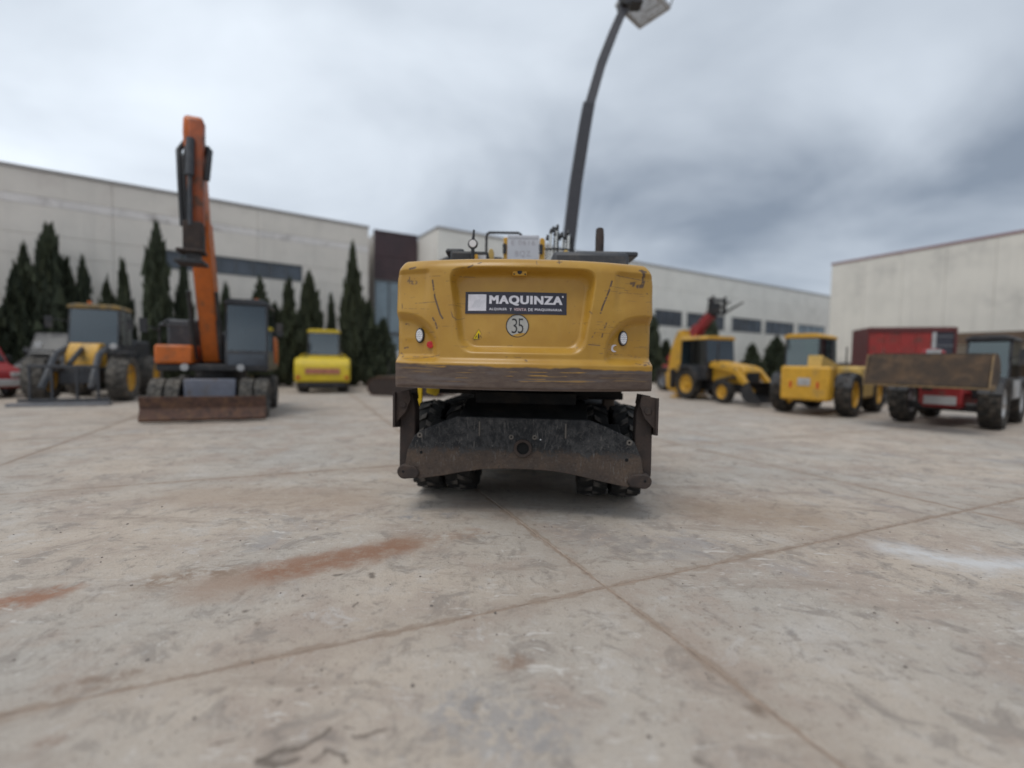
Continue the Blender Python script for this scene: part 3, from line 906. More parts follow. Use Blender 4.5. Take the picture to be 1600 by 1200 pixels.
GT = 'cypress trees along the left warehouse'
LT = [(-22.42, 20.0, 5.3, 0.75, 'cypress at the very left edge, above the red van'),
      (-21.8, 20.9, 5.2, 0.68, 'dark cypress above the black van, second from the left edge'),
      (-21.7, 21.2, 6.2, 0.57, 'slim pointed cypress left of the broadest tall cypress'),
      (-20.97, 21.6, 7.1, 0.87, 'broad tall cypress left of the loader cab, tallest above the black van'),
      (-20.7, 22.0, 5.8, 0.65, 'cypress merging into the right flank of the broad tall one'),
      (-20.1, 22.3, 5.95, 0.45, 'narrow cypress standing alone left of the wheel loader cab'),
      (-18.2, 21.4, 4.83, .43, 'short cypress just above the wheel loader roof, the left of two'),
      (-17.68, 21.63, 5.69, .44, 'narrow cypress above the wheel loader roof, the right of two'),
      (-16.44, 21.98, 7.43, .65, 'tall cypress crossing the left part of the strip window'),
      (-15.85, 22.97, 6.05, .50, 'cypress just left of the orange excavator boom'),
      (-14.46, 23.95, 5.07, .45, 'low cypress just right of the orange excavator boom'),
      (-13.32, 25.01, 5.45, .74, 'wide cypress above the orange excavator cab'),
      (-12.18, 25.77, 5.66, .63, 'cypress right of the orange excavator cab under the window end'),
      (-11.12, 26.06, 6.08, .77, 'full pointed cypress left of the yellow roller'),
      (-10.45, 27.39, 5.09, .44, 'small slim cypress above the yellow roller cab'),
      (-9.22, 27.33, 7.85, .70, 'tallest dark column cypress right of the yellow roller'),
      (-8.41, 27.71, 4.65, .82, 'broad low cypress in front of the maroon bay glazing'),
      (-12.78, 25.72, 4.34, .70, 'low bushy cypress behind the orange excavator cab'),
      (-7.57, 27.64, 3.84, .75, 'low cypress beside the left edge of the yellow counterweight')]
for i, (x, y, h, r, l) in enumerate(LT):
    tree(x, y, h * 0.98, r * 1.0, l, i, GT)
GR = 'cypress trees in front of the rear warehouse'
RT = [(11.43, 38.63, 5.12, .73, 'dark cypress touching the right edge of the yellow counterweight'),
      (12.68, 39.42, 3.36, .85, 'low cypress between the counterweight and the backhoe arm'),
      (14.22, 40.43, 2.88, .76, 'lowest cypress right behind the upright backhoe arm'),
      (16.86, 40.81, 6.38, .83, 'tall slim cypress behind the red raised boom'),
      (22.49, 44.53, 3.31, .96, 'low cypress behind the hood of the backhoe loader'),
      (25.34, 45.83, 4.14, 1.11, 'broad dark cypress left of the yellow telehandler'),
      (28.0, 47.6, 3.35, 1.0, 'low cypress hidden behind the yellow telehandler cab')]
for i, (x, y, h, r, l) in enumerate(RT):
    tree(x, y, h * 1.02, r * 1.1, l, i + 2, GR)

# ================================================================== YELLOW WHEELED EXCAVATOR
EX = thing('wheeled_excavator', 'worn yellow wheeled excavator seen from behind in the middle of the yard', 'excavator', (0.115, 6.9, 0))
FC = -0.03                                                     # centre line of the pressed features


def ss(x, a, b):
    t = np.clip((x - a) / (b - a), 0, 1)
    return t * t * (3 - 2 * t)


def smin(a, b, k):
    h = np.clip(0.5 + 0.5 * (b - a) / k, 0, 1)
    return b * (1 - h) + a * h - k * h * (1 - h)


ZB, ZT, XE = 1.325, 2.565, 1.275


def cw_y(x, z):
    """distance of the rear face of the counterweight from the slewing axis (local y)"""
    x = np.asarray(x, float)
    z = np.asarray(z, float)
    y = -2.48 + 0.27 * (np.abs(x) / XE) ** 2.2
    xf = x - FC
    # pressed centre panel
    hw = 0.60 + (z - 1.675) / (2.47 - 1.675) * 0.11
    d = smin(hw - np.abs(xf), 2.475 - z, 0.14)
    d = smin(d, z - 1.66, 0.14)
    y = y + 0.085 * ss(d, 0.0, 0.085) + 0.055 * ss(d, 0, 0.055) * ss(z, 1.75, 2.42)
    # lamp pockets
    for s in (-1, 1):
        dx = np.clip((XE + 0.0 - s * xf) / 0.50, 0, 9)
        dz = np.clip((z - 1.60) / 0.47, 0, 9)
        e = 1 - (dx ** 2.6 + dz ** 2.6) ** (1 / 2.6)
        y = y + 0.085 * ss(e, 0.0, 0.2) * ss(z, 1.565, 1.66)
        # upper corner facets
        k = ss(s * xf, 0.86, 0.94) * ss(z, 2.475, 2.42) * ss(z, 2.0, 2.3)
        y = y + 0.03 * k
    # bumper band at the foot with a sloping lip
    y = y - 0.045 * ss(z, 1.63, 1.56) + 0.012 * ss(z, ZB + 0.03, ZB)
    return y


def cw_full():
    nx, nz = 470, 250
    xs = np.linspace(-1, 1, nx)
    zs = np.linspace(ZB, ZT, nz)
    X, Z = np.meshgrid(xs, zs)
    lim = XE - 0.085 * np.clip((Z - 2.33) / (ZT - 2.33), 0, 1) ** 2.2
    sag = np.clip((np.abs(X) - 0.955) / 0.045, 0, 1)
    Xr = X * lim
    Y = cw_y(Xr, Z) + 0.075 * (1 - np.sqrt(np.clip(1 - sag ** 2, 0, 1)))
    rt_ = 0.13
    k = np.clip((Z - (ZT - rt_)) / rt_, 0, 1)
    Y = Y + rt_ * (1 - np.sqrt(np.clip(1 - k ** 2, 0, 1)))
    # gentle dents
    dent = np.zeros_like(X)
    for _ in range(40):
        cx, cz, r = rng.uniform(-1.2, 1.2), rng.uniform(1.4, 2.5), rng.uniform(.05, .25)
        dent += rng.uniform(-1, 1) * 0.004 * np.exp(-(((Xr - cx) / r) ** 2 + ((Z - cz) / (r * .5)) ** 2))
    Y = Y + dent
    # --- wear map
    wear = np.zeros_like(X)
    dark = np.zeros_like(X)

    def rown(sx, sz, seed):
        g_ = np.random.default_rng(seed).uniform(0, 1, (max(2, int(nz / sz)) + 2, max(2, int(nx / sx)) + 2))
        ii = np.linspace(0, g_.shape[0] - 1.001, nz)
        jj = np.linspace(0, g_.shape[1] - 1.001, nx)
        i0, j0 = ii.astype(int), jj.astype(int)
        fi, fj = (ii - i0)[:, None], (jj - j0)[None, :]
        G = g_
        return (G[i0][:, j0] * (1 - fi) * (1 - fj) + G[i0 + 1][:, j0] * fi * (1 - fj) + G[i0][:, j0 + 1] * (1 - fi) * fj + G[i0 + 1][:, j0 + 1] * fi * fj)
    st = 0.55 * rown(70, 2.2, 1) + 0.45 * rown(24, 1.3, 2)
    fin_ = rown(3, 1.5, 3)
    edge = 1.54 + 0.035 * (rown(40, 400, 4) - 0.5) + 0.012 * (rown(8, 400, 5) - 0.5) - 0.012 * Xr
    band = ss(Z, edge + 0.008, edge - 0.012)
    hole = 0.8 * ss(st, 0.64, 0.74) * ss(Z, 1.37, 1.45) * (0.25 + 0.75 * ss(rown(60, 30, 6), 0.35, 0.6))
    wear = np.maximum(wear, band * (1 - hole))
    grey = ss(rown(60, 5, 8), 0.5, 0.75) * band

    def scratch(pts, w, a=1.0, seed=0, brk=0.35):
        nonlocal wear
        nz_ = rown(4, 3, 100 + seed)
        d = np.full_like(X, 9.0)
        for (x0, z0), (x1, z1) in zip(pts[:-1], pts[1:]):
            dx, dz = x1 - x0, z1 - z0
            h = np.clip(((Xr - x0) * dx + (Z - z0) * dz) / (dx * dx + dz * dz + 1e-9), 0, 1)
            d = np.minimum(d, np.hypot(Xr - x0 - h * dx, Z - z0 - h * dz))
        k_ = ss(d, w * 1.25, w * 0.45) * a * ss(nz_, brk - 0.12, brk + 0.12)
        wear = np.maximum(wear, k_)

    def px(p, q):                                          # photo measurements to face coordinates
        return ((p - 819) / 163.5, 1.6 + (564.3 - (q - (p - 819) * 0.0175)) / 163.5)
    S = [([(674, 439), (678, 465), (687, 492), (691, 498)], .010, 1, .2), ([(675, 497), (680, 506), (682, 513)], .010, .9, .4), ([(952, 441), (948, 455), (938, 480), (935, 490)], .010, 1, .25),
         ([(632, 419), (645, 417)], .012, .9, .35), ([(633, 437), (640, 440), (645, 440)], .022, .75, .3), ([(634, 431), (634, 440)], .008, .8, .3), ([(645, 473), (682, 472)], .004, .7, .2),
         ([(1003, 422), (1006, 424), (1007, 438), (1005, 445), (997, 446)], .021, .95, .25), ([(985, 442), (991, 441), (989, 446)], .015, .85, .3), ([(998, 421), (1010, 423)], .012, .9, .3),
         ([(730, 421), (745, 416), (750, 414)], .008, .9, .3), ([(869, 410), (869, 416)], .007, .9, .2), ([(866, 414), (873, 413)], .007, .8, .3), ([(834, 412), (835, 418)], .005, .7, .3),
         ([(703, 482), (707, 496), (713, 500)], .006, .8, .35), ([(724, 497), (711, 501)], .004, .6, .3), ([(945, 505), (940, 518), (938, 528)], .009, .85, .5), ([(927, 520), (922, 528)], .006, .7, .4),
         ([(917, 539), (935, 540)], .006, .8, .25), ([(626, 504), (632, 505)], .010, .8, .3), ([(622, 473), (623, 480)], .007, .7, .3), ([(624, 543), (630, 542)], .011, .8, .35), ([(618, 552), (622, 556)], .014, .9, .3),
         ([(625, 560), (660, 559), (686, 555)], .004, .7, .3), ([(790, 558), (820, 559)], .005, .6, .45), ([(791, 541), (800, 540)], .004, .5, .4), ([(820, 563), (822, 564)], .010, .9, .1),
         ([(1010, 571), (1020, 569)], .010, .8, .3), ([(996, 568), (1004, 570)], .006, .6, .4), ([(960, 431), (985, 434), (1015, 437)], .004, .7, .35), ([(950, 449), (975, 450)], .003, .6, .3),
         ([(940, 456), (1016, 458)], .003, .6, .4), ([(918, 488), (922, 492)], .007, .7, .4), ([(893, 506), (917, 505)], .003, .5, .3), ([(928, 508), (950, 509)], .003, .6, .4), ([(925, 515), (945, 516)], .003, .6, .4),
         ([(1016, 478), (1017, 515)], .004, .5, .5), ([(1014, 456), (1018, 458)], .008, .7, .3), ([(1013, 516), (1018, 517)], .006, .6, .3), ([(693, 429), (700, 425), (724, 421)], .004, .4, .5)]
    for i_, (pts, w, a, br) in enumerate(S):
        scratch([px(*p) for p in pts], w * 0.95, a, i_, br)
    r2 = np.random.default_rng(50)
    for i_ in range(46):
        side = r2.choice([-1, 1], p=[.4, .6])
        x0 = side * r2.uniform(0.62, 1.2)
        z0 = r2.uniform(1.6, 2.45)
        ln_ = r2.uniform(.03, .3)
        scratch([(x0, z0), (x0 + ln_, z0 + r2.uniform(-.01, .01))], r2.uniform(.002, .004), r2.uniform(.3, .75), 60 + i_, .45)
    for i_ in range(30):
        x0, z0 = r2.uniform(-1.25, 1.25), r2.uniform(1.56, 2.5)
        scratch([(x0, z0), (x0 + r2.uniform(-.012, .012), z0 + r2.uniform(-.006, .006))], r2.uniform(.002, .006), r2.uniform(.3, .8), 120 + i_, .35)
    wear = np.maximum(wear, 0.8 * ss(np.abs(X), 0.985, 0.997) * ss(rown(2, 6, 9), 0.55, 0.7) * ss(Z, 2.2, 1.7))
    # --- returns: sides and top run forward
    def stack(A):
        return A
    cols = [(0.10, ), (0.30, ), (0.85, )]
    verts, wr, gr = [], [], []
    nxx, nzz = nx + 6, nz + 2
    for j in range(nzz):
        jj = min(j, nz - 1)
        ty = 0 if j < nz else (0.25, 0.95)[j - nz]
        for i in range(nxx):
            ii = min(max(i - 3, 0), nx - 1)
            ey = cols[2 - i][0] if i < 3 else (cols[i - nx - 3][0] if i >= nx + 3 else 0)
            verts.append((Xr[jj, ii], Y[jj, ii] + max(ey, ty) if (ey and ty) else Y[jj, ii] + ey + ty, Z[jj, ii] + (0.004 if ty else 0)))
            wr.append(wear[jj, ii])
            gr.append(grey[jj, ii])
    faces = [(j * nxx + i, j * nxx + i + 1, (j + 1) * nxx + i + 1, (j + 1) * nxx + i) for j in range(nzz - 1) for i in range(nxx - 1)]
    # underside
    base = len(verts)
    me = bpy.data.meshes.new('counterweight')
    me.from_pydata(verts, [], faces)
    for nm, arr in (('wear', wr), ('greyed', gr)):
        a_ = me.attributes.new(nm, 'FLOAT', 'POINT')
        a_.data.foreach_set('value', np.array(arr, np.float32))
    me.shade_smooth()
    return me


cwm = bpy.data.materials.new('counterweight_paint')
cwm.use_nodes = True
nt = cwm.node_tree
pbw = nt.nodes['Principled BSDF']
tcw = N(nt, 'ShaderNodeTexCoord')
oc = tcw.outputs['Object']
na = N(nt, 'ShaderNodeTexNoise', ins={'Vector': oc, 'Scale': 3.0, 'Detail': 6.0, 'Roughness': 0.6})
cw = mix_c(nt, ramp(nt, na.outputs[0], 0.3, 0.7), (0.400, 0.210, 0.024), (0.460, 0.258, 0.038))
mpv = N(nt, 'ShaderNodeMapping', ins={0: oc, 3: (9, 9, 0.9)})
nb = N(nt, 'ShaderNodeTexNoise', ins={'Vector': mpv.outputs[0], 'Scale': 1.6, 'Detail': 5.0, 'Roughness': 0.65})
cw = mix_c(nt, ramp(nt, nb.outputs[0], 0.52, 0.72, 0, 0.28), cw, (0.40, 0.235, 0.065))
nc = N(nt, 'ShaderNodeTexNoise', ins={'Vector': oc, 'Scale': 26.0, 'Detail': 6.0, 'Roughness': 0.75})
cw = mix_c(nt, ramp(nt, nc.outputs[0], 0.58, 0.74, 0, 0.35), cw, (0.33, 0.17, 0.035))
wa = N(nt, 'ShaderNodeAttribute', attribute_name='wear')
gy = N(nt, 'ShaderNodeAttribute', attribute_name='greyed')
mph = N(nt, 'ShaderNodeMapping', ins={0: oc, 3: (3.0, 1, 11)})
nh = N(nt, 'ShaderNodeTexNoise', ins={'Vector': mph.outputs[0], 'Scale': 2.4, 'Detail': 8.0, 'Roughness': 0.7})
rustc = mix_c(nt, ramp(nt, nh.outputs[0], 0.35, 0.66), (0.080, 0.052, 0.040), (0.118, 0.083, 0.062))
rustc = mix_c(nt, math_n(nt, 'MULTIPLY', gy.outputs['Fac'], 0.5), rustc, (0.13, 0.11, 0.105))
cw = mix_c(nt, wa.outputs['Fac'], cw, rustc)
nt.links.new(cw, pbw.inputs['Base Color'])
nt.links.new(math_n(nt, 'ADD', math_n(nt, 'MULTIPLY', wa.outputs['Fac'], 0.3), ramp(nt, na.outputs[0], 0.3, 0.7, 0.28, 0.42)), pbw.inputs['Roughness'])
hh = math_n(nt, 'ADD', math_n(nt, 'MULTIPLY', wa.outputs['Fac'], -1.0), math_n(nt, 'MULTIPLY', nc.outputs[0], 0.25))
hh = math_n(nt, 'ADD', hh, math_n(nt, 'MULTIPLY', nh.outputs[0], math_n(nt, 'MULTIPLY', wa.outputs['Fac'], 0.8)))
bw = N(nt, 'ShaderNodeBump', ins={'Strength': 0.5, 'Distance': 0.003, 'Height': hh})
nt.links.new(bw.outputs[0], pbw.inputs['Normal'])
cwme = cw_full()
cwme.materials.append(cwm)
link('counterweight', cwme, EX)
B('counterweight_floor', BLKC, EX, (-1.24, 1.24, -2.10, -1.15, 1.335, 1.40), (-1.0, 1.0, -2.36, -2.10, 1.335, 1.40), bevel=0)


def on_face(px_, py_):
    """photo measurement to (x, z) on the counterweight face"""
    return (px_ - 819) / 164.0, 1.6 + (564.3 - (py_ - (px_ - 819) * 0.0175)) / 164.0


def face_mesh(co, fs, x0, z0, off):
    v = []
    for x, y, z in co:
        X, Z = x0 + x, z0 + y
        v.append((X, float(cw_y(X, Z)) - off - z, Z))
    return v, fs


def face_grid(x0, x1, z0, z1, nx, nz, th, off=0.002):
    """thin plate that follows the face"""
    v, f = [], []
    for lay in (0, 1):
        for j in range(nz + 1):
            for i in range(nx + 1):
                X, Z = x0 + (x1 - x0) * i / nx, z0 + (z1 - z0) * j / nz
                v.append((X, float(cw_y(X, Z)) - off - (th if lay else 0), Z))
    w = nx + 1
    o1 = w * (nz + 1)
    for j in range(nz):
        for i in range(nx):
            q = (j * w + i, j * w + i + 1, (j + 1) * w + i + 1, (j + 1) * w + i)
            f.append(tuple(o1 + k for k in q))
            f.append(q[::-1])
    ring = [i for i in range(nx)] + [nx + w * j for j in range(nz)] + [w * nz + nx - i for i in range(nx)] + [w * (nz - j) for j in range(nz)]
    for a, b in zip(ring, ring[1:] + ring[:1]):
        f.append((a, b, o1 + b, o1 + a))
    return MB().add(v, f)


def put_text(s, x0, x1, z0, z1, mat, parent, off, bold=0.0, space=1.0):
    co, fs = text_mesh(s, x1 - x0 - 2 * bold, z1 - z0 - bold, 0.0, space)
    v, f = [], []
    for k, (ox, oz) in enumerate(((0, 0), (0.5, 0.5), (1, 0), (1.5, 0.5), (2, 0), (0, 1), (1, 1), (2, 1)) if bold else ((0, 0),)):
        vk, fk = face_mesh(co, fs, x0 + ox * bold, z0 + oz * bold, off + 0.0001 * k)
        f += [tuple(i + len(v) for i in q) for q in fk]
        v += vk
    me = bpy.data.meshes.new('lettering')
    me.from_pydata(v, [], f)
    me.materials.append(mat)
    return link('lettering', me, parent)


# banner
bx0, bz1 = on_face(724.5, 456.5)
bx1, bz0 = on_face(883.5, 490.5)
bz1, bz0 = 2.256, 2.046
ban = face_grid(bx0, bx1, bz0, bz1, 14, 4, 0.004).build('name_banner', NAVY, EX)
ban['label'] = 'dark banner reading MAQUINZA ALQUILER Y VENTA DE MAQUINARIA'
bw_, bh_ = bx1 - bx0, bz1 - bz0


def bfx(t):
    return bx0 + bw_ * t


def bfz(t):
    return bz1 - bh_ * t


face_grid(bfx(0.028), bfx(0.208), bfz(0.87), bfz(0.12), 4, 2, 0.002, off=0.0065).build('logo_square', SWHT, ban)
# faint hatch strokes of the logo
lgm = MB()
for k in range(7):
    xa = bfx(0.06 + 0.016 * k)
    za, zb_ = bfz(0.74 - 0.02 * (k % 3)), bfz(0.40 - 0.03 * (k % 4))
    p = [(xa, za), (xa + 0.008, za), (xa + 0.045, zb_), (xa + 0.037, zb_)]
    lgm.add([(x, float(cw_y(x, z)) - 0.0095, z) for x, z in p], [(0, 1, 2, 3)])
lgm.build('logo_stroke', PLW, ban)
put_text('MAQUINZA', bfx(0.238), bfx(0.958), bfz(0.62), bfz(0.16), SWHT, ban, 0.0075, bold=0.0062, space=1.12)
put_text('\u00ae', bfx(0.952), bfx(0.970), bfz(0.22), bfz(0.13), SWHT, ban, 0.0075, bold=0.0015)
for wd, a, b, m_ in (('ALQUILER', .238, .412, SWHT), ('Y', .440, .460, SWHT), ('VENTA', .482, .604, SPK), ('DE', .622, .668, SWHT), ('MAQUINARIA', .686, .954, SWHT)):
    put_text(wd, bfx(a), bfx(b), bfz(0.86), bfz(0.73), m_, ban, 0.0075, bold=0.0010, space=1.15)

# 35 km/h disc
dx, dz = on_face(807, 509.5)
dv_ = [(dx, dz)]
dm = MB()
nn = 40
rr_ = 0.104
vv = [(dx + rr_ * math.cos(2 * math.pi * i / nn), float(cw_y(dx, dz)) - 0.006, dz + rr_ * math.sin(2 * math.pi * i / nn)) for i in range(nn)]
vv += [(x, y + 0.008, z) for x, y, z in vv]
dm.add(vv, [tuple(range(nn)), tuple(range(2 * nn - 1, nn - 1, -1))] + [(i, (i + 1) % nn, nn + (i + 1) % nn, nn + i) for i in range(nn)])
disc = dm.build('speed_disc', DISC, EX)
MB().tube([(dx + (rr_ + .001) * math.cos(2 * math.pi * i / 40), float(cw_y(dx, dz)) - 0.006, dz + (rr_ + .001) * math.sin(2 * math.pi * i / 40)) for i in range(41)], 0.0042, 6).build('disc_rim', BLK, disc)
for ch, a in (('3', -0.054), ('5', 0.005)):
    co, fs = text_mesh(ch, 0.052, 0.140, -0.008)
    yb_ = float(cw_y(dx, dz)) - 0.0075
    me = bpy.data.meshes.new('digit')
    me.from_pydata([(dx + a + x, yb_ - z, dz - 0.07 + y) for x, y, z in co], [], fs)
    me.materials.append(BLK)
    link('digit', me, disc)
# warning triangle
tx, tz = on_face(746.5, 522.5)
yb_ = float(cw_y(tx, tz))
tri = MB().prism([(tx - 0.056, tz - 0.046), (tx + 0.056, tz - 0.046), (tx, tz + 0.05)], 'y', yb_ - 0.004, yb_).build('warning_triangle', WARN, EX)
tm = MB()
ring = [(tx - 0.055, tz - 0.0455), (tx + 0.055, tz - 0.0455), (tx, tz + 0.049)]
tm.tube([(a, yb_ - 0.0045, b) for a, b in ring + ring[:1]], 0.0022, 5)
tm.prism([(tx - 0.008, tz - 0.038), (tx + 0.008, tz - 0.038), (tx + 0.005, tz + 0.008), (tx - 0.005, tz + 0.008)], 'y', yb_ - 0.0065, yb_ - 0.0045)
for s in (-1, 1):
    tm.tube([(tx + s * 0.030, yb_ - 0.006, tz - 0.036), (tx + s * 0.018, yb_ - 0.006, tz - 0.010)], 0.0030, 5)
tm.build('pictogram', BLK, tri)
# reflectors
for (p, q, r_, m_, nm) in ((668.5, 538, .034, REFR, 'red_reflector'), ):
    x, z = on_face(p, q)
    y = float(cw_y(x, z))
    MB().cyl((x, y - 0.022, z), (x, y + 0.03, z), r_, n=24).build(nm, m_, EX, 0.003)
x, z = on_face(962, 544)
y = float(cw_y(x, z))
cres = [(x + .036 * math.cos(R(a)), z + .036 * math.sin(R(a))) for a in range(50, 311, 20)] + [(x + .018 + .03 * math.cos(R(a)), z + .027 * math.sin(R(a))) for a in range(270, 89, -20)]
MB().prism(cres, 'y', y - 0.012, y + 0.01).build('torn_white_reflector', SWHT, EX)
# tail lamps
for (p, q) in ((651.5, 523), (976, 528)):
    x, z = on_face(p, q)
    y = float(cw_y(x, z))
    sl = float(cw_y(x + 0.04, z) - cw_y(x - 0.04, z)) / 0.08
    M_ = Matrix.Translation((x, y, z)) @ Matrix.Rotation(math.atan(sl) * 0.9, 4, 'Z')
    el = [(0.046 * math.cos(2 * math.pi * i / 32), 0.072 * math.sin(2 * math.pi * i / 32)) for i in range(32)]
    lp = MB().prism([(a * 1.02, b * 1.02) for a, b in el], 'y', -0.020, 0.03, M_).build('tail_lamp', BLK, EX, 0.006)
    MB().prism([(a * 0.78, b * 0.84) for a, b in el], 'y', -0.026, -0.018, M_).build('lens', LENS, lp, 0.003)
    lm = MB()
    for ring_, n_ in ((0.62, 14), (0.36, 8), (0.0, 1)):
        for i in range(n_):
            t = 2 * math.pi * i / n_
            c0 = Vector((0.046 * ring_ * math.cos(t), -0.026, 0.072 * ring_ * math.sin(t)))
            lm.cyl(M_ @ c0, M_ @ (c0 + Vector((0, -0.004, 0))), 0.0062, 0.004, 8)
    lm.build('led', LED, lp)
# rear camera cover
x, z = on_face(809, 427)
y = float(cw_y(x, z)) - 0.012
cc = B('camera_cover', YEL, EX, (x - 0.068, x + 0.068, y, y + 0.06, z - 0.035, z + 0.035), bevel=0.005)
MB().cyl((x, y - 0.006, z), (x, y + 0.01, z), 0.022, n=20).cyl((x, y - 0.012, z), (x, y - 0.004, z), 0.012, n=16).build('camera', BLK, cc)
bm_ = MB()
for a in (-.052, .052):
    for b in (-.022, .022):
        bm_.cyl((x + a, y - 0.005, z + b), (x + a, y + 0.002, z + b), 0.008, n=8)
bm_.build('bolt', RUSD, cc)

# ---- upper structure ahead of the counterweight
B('deck', BLKC, EX, (-1.22, 1.22, -1.55, 1.6, 1.28, 1.42), bevel=0.02)
B('engine_hood', GRA, EX, (0.32, 1.2, -1.45, 0.9, 1.42, 2.86), (-1.2, 0.32, -1.45, -0.55, 1.42, 2.62), bevel=0.05)
B('hood_lid', GRA, EX, (0.62, 1.36, -1.2, -0.4, 2.865, 2.925), bevel=0.02)
MB().tube([(0.985, -0.7, 2.8), (0.985, -0.7, 3.22), (0.99, -0.66, 3.32)], [0.055, 0.055, 0.05], 14).build('exhaust_pipe', RUSD, EX)
cab(EX, -1.14, -0.16, -0.50, 1.15, 1.42, 1.95, 2.85, GRA, BLK, BLK)
MB().tube([(-0.53, 0.2, 2.60), (-0.53, 0.2, 3.44), (-0.515, 0.2, 3.475), (-0.48, 0.2, 3.49), (-0.06, 0.2, 3.49), (-0.03, 0.2, 3.475), (0.0, 0.2, 3.44), (0.0, 0.2, 2.8)], 0.019, 10).build('handrail', BLK, EX)
wl = MB().lathe([(0.001, 0.02), (0.055, 0.02), (0.06, 0.0), (0.045, -0.06), (0.001, -0.07)], (0, 0, 0), 20, Matrix.Translation((-0.60, -1.30, 2.955)) @ Matrix.Rotation(R(-90), 4, 'Z')).build('work_lamp', BLK, EX)
MB().cyl((-0.60, -1.332, 2.955), (-0.60, -1.318, 2.955), 0.042, n=20).build('lens', WHT, wl)
MB().cyl((-0.60, -1.30, 2.98), (-0.59, -1.29, 3.12), 0.02, 0.012, 8).cyl((-0.60, -1.3, 2.58), (-0.60, -1.3, 2.93), 0.022, n=8).build('lamp_post', BLK, EX)
B('filter_housing', BLK, EX, (-0.88, -0.42, -1.2, -0.85, 2.6, 2.90), (-0.95, -0.72, -1.1, -0.8, 2.88, 2.95), bevel=0.03)
B('sticker', PLW, EX, (-0.56, -0.45, -1.208, -1.202, 2.78, 2.85), bevel=0)
B('filler_cap', YEL, EX, (-0.62, -0.54, -1.30, -1.22, 2.56, 2.84), bevel=0.01)
# boom
bp_ = [(-0.05, 1.95), (0.15, 2.75), (0.85, 3.30), (1.6, 3.62), (2.5, 3.70), (3.5, 3.45), (4.4, 3.0), (4.4, 2.7), (3.4, 2.95), (2.5, 3.10), (1.7, 3.02), (1.0, 2.62), (0.6, 1.95)]
MB().prism(bp_, 'x', -0.235, 0.225).build('boom', YEL, EX, 0.02)
MB().prism([(4.2, 2.6), (4.5, 3.15), (4.8, 3.0), (5.2, 1.1), (5.0, 0.9), (4.8, 0.95)], 'x', -0.17, 0.16).build('stick', YEL, EX, 0.02)
bk = MB()
arc = [(5.0 + 0.55 * math.cos(R(a)), 0.68 + 0.5 * math.sin(R(a))) for a in range(100, 300, 20)]
bk.prism(arc + [(x * .96 + .2, z * .96 + .03) for x, z in arc[::-1]], 'x', -0.5, 0.5)
bk.prism(arc + [(5.6, 0.4), (5.5, 0.95)], 'x', -0.52, -0.49).prism(arc + [(5.6, 0.4), (5.5, 0.95)], 'x', 0.49, 0.52)
bk.build('bucket', RUST, EX, 0.01)
for s in (-1, 1):
    MB().cyl((s * 0.33, 0.55, 1.75), (s * 0.33, 1.15, 2.45), 0.07).cyl((s * 0.33, 1.15, 2.45), (s * 0.33, 1.55, 2.9), 0.04).build('boom_cylinder', YEL, EX)
# upright yellow lugs that show above the counterweight
for x in (-0.405, 0.53):
    MB().prism([(x - .033, 2.5), (x + .033, 2.5), (x + .033, 2.96), (x + .018, 3.0), (x - .018, 3.0), (x - .033, 2.96)], 'y', -0.9, -0.78).build('mounting_lug', YEL2, EX, 0.01)
for x in (-0.235, 0.285):
    MB().prism([(x - .035, 2.55), (x + .035, 2.55), (x + .035, 3.32), (x + .02, 3.36), (x - .035, 3.36)], 'y', -0.05, 0.1).build('plate_bracket', YEL, EX, 0.008)
    MB().cyl((x - .02, -0.075, 3.24), (x - .02, -0.04, 3.24), 0.03, n=12).box(x - .045, x + .005, -0.07, -0.045, 3.13, 3.26).build('plate_clip', BLK, EX)
npl = B('number_plate', PLW, EX, (-0.215, 0.235, -0.085, -0.073, 2.95, 3.385), bevel=0.004)
for s_, a, b, z0, z1 in (('E 0616', -.155, .175, 3.245, 3.315), ('BQZ', -.10, .115, 3.075, 3.165)):
    co, fs = text_mesh(s_, b - a, z1 - z0, -0.012, 1.15)
    me = bpy.data.meshes.new('lettering')
    me.from_pydata([(a + x, -0.0865 - z, z0 + y) for x, y, z in co], [], fs)
    me.materials.append(pmat('faded_print', (0.36, 0.33, 0.35), 0.5, var=0.2, scale=30) if 'faded_print' not in MATS else MATS['faded_print'])
    link('lettering', me, npl)
B('plate_frame', GRY, npl, (-0.205, 0.225, -0.0865, -0.0845, 3.335, 3.342), (-0.11, -0.03, -0.0865, -0.0845, 2.99, 2.994), bevel=0)
# steel hydraulic lines right of the boom
for x, zt, r_, m_ in ((0.325, 3.36, .009, CHR), (0.355, 3.33, .012, CHR), (0.380, 3.38, .008, CHR), (0.415, 3.50, .016, CHR), (0.462, 3.42, .010, HOS), (0.495, 3.53, .017, CHR), (0.520, 3.46, .012, HOS), (0.585, 3.40, .012, CHR), (0.625, 3.38, .010, CHR), (0.672, 3.47, .020, CHR)):
    MB().tube([(x - .03, 0.02, 2.5), (x - .01, 0.05, 3.0), (x, 0.08, zt - .04), (x + .008, 0.14, zt)], r_, 8).build('hydraulic_pipe', m_, EX)
hf = MB()
for x, z in ((0.41, 3.49), (0.44, 3.52), (0.50, 3.55), (0.47, 3.46), (0.56, 3.44), (0.61, 3.42), (0.66, 3.48), (0.36, 3.40)):
    hf.cyl((x, 0.07, z - .03), (x + .01, 0.10, z + .035), 0.026, 0.02, 8)
hf.build('hose_fitting', HOS, EX)
MB().tube([(0.31, 0.03, 3.22), (0.5, 0.02, 3.23), (0.7, 0.03, 3.22)], 0.012, 6).build('pipe_clamp', BLK, EX)
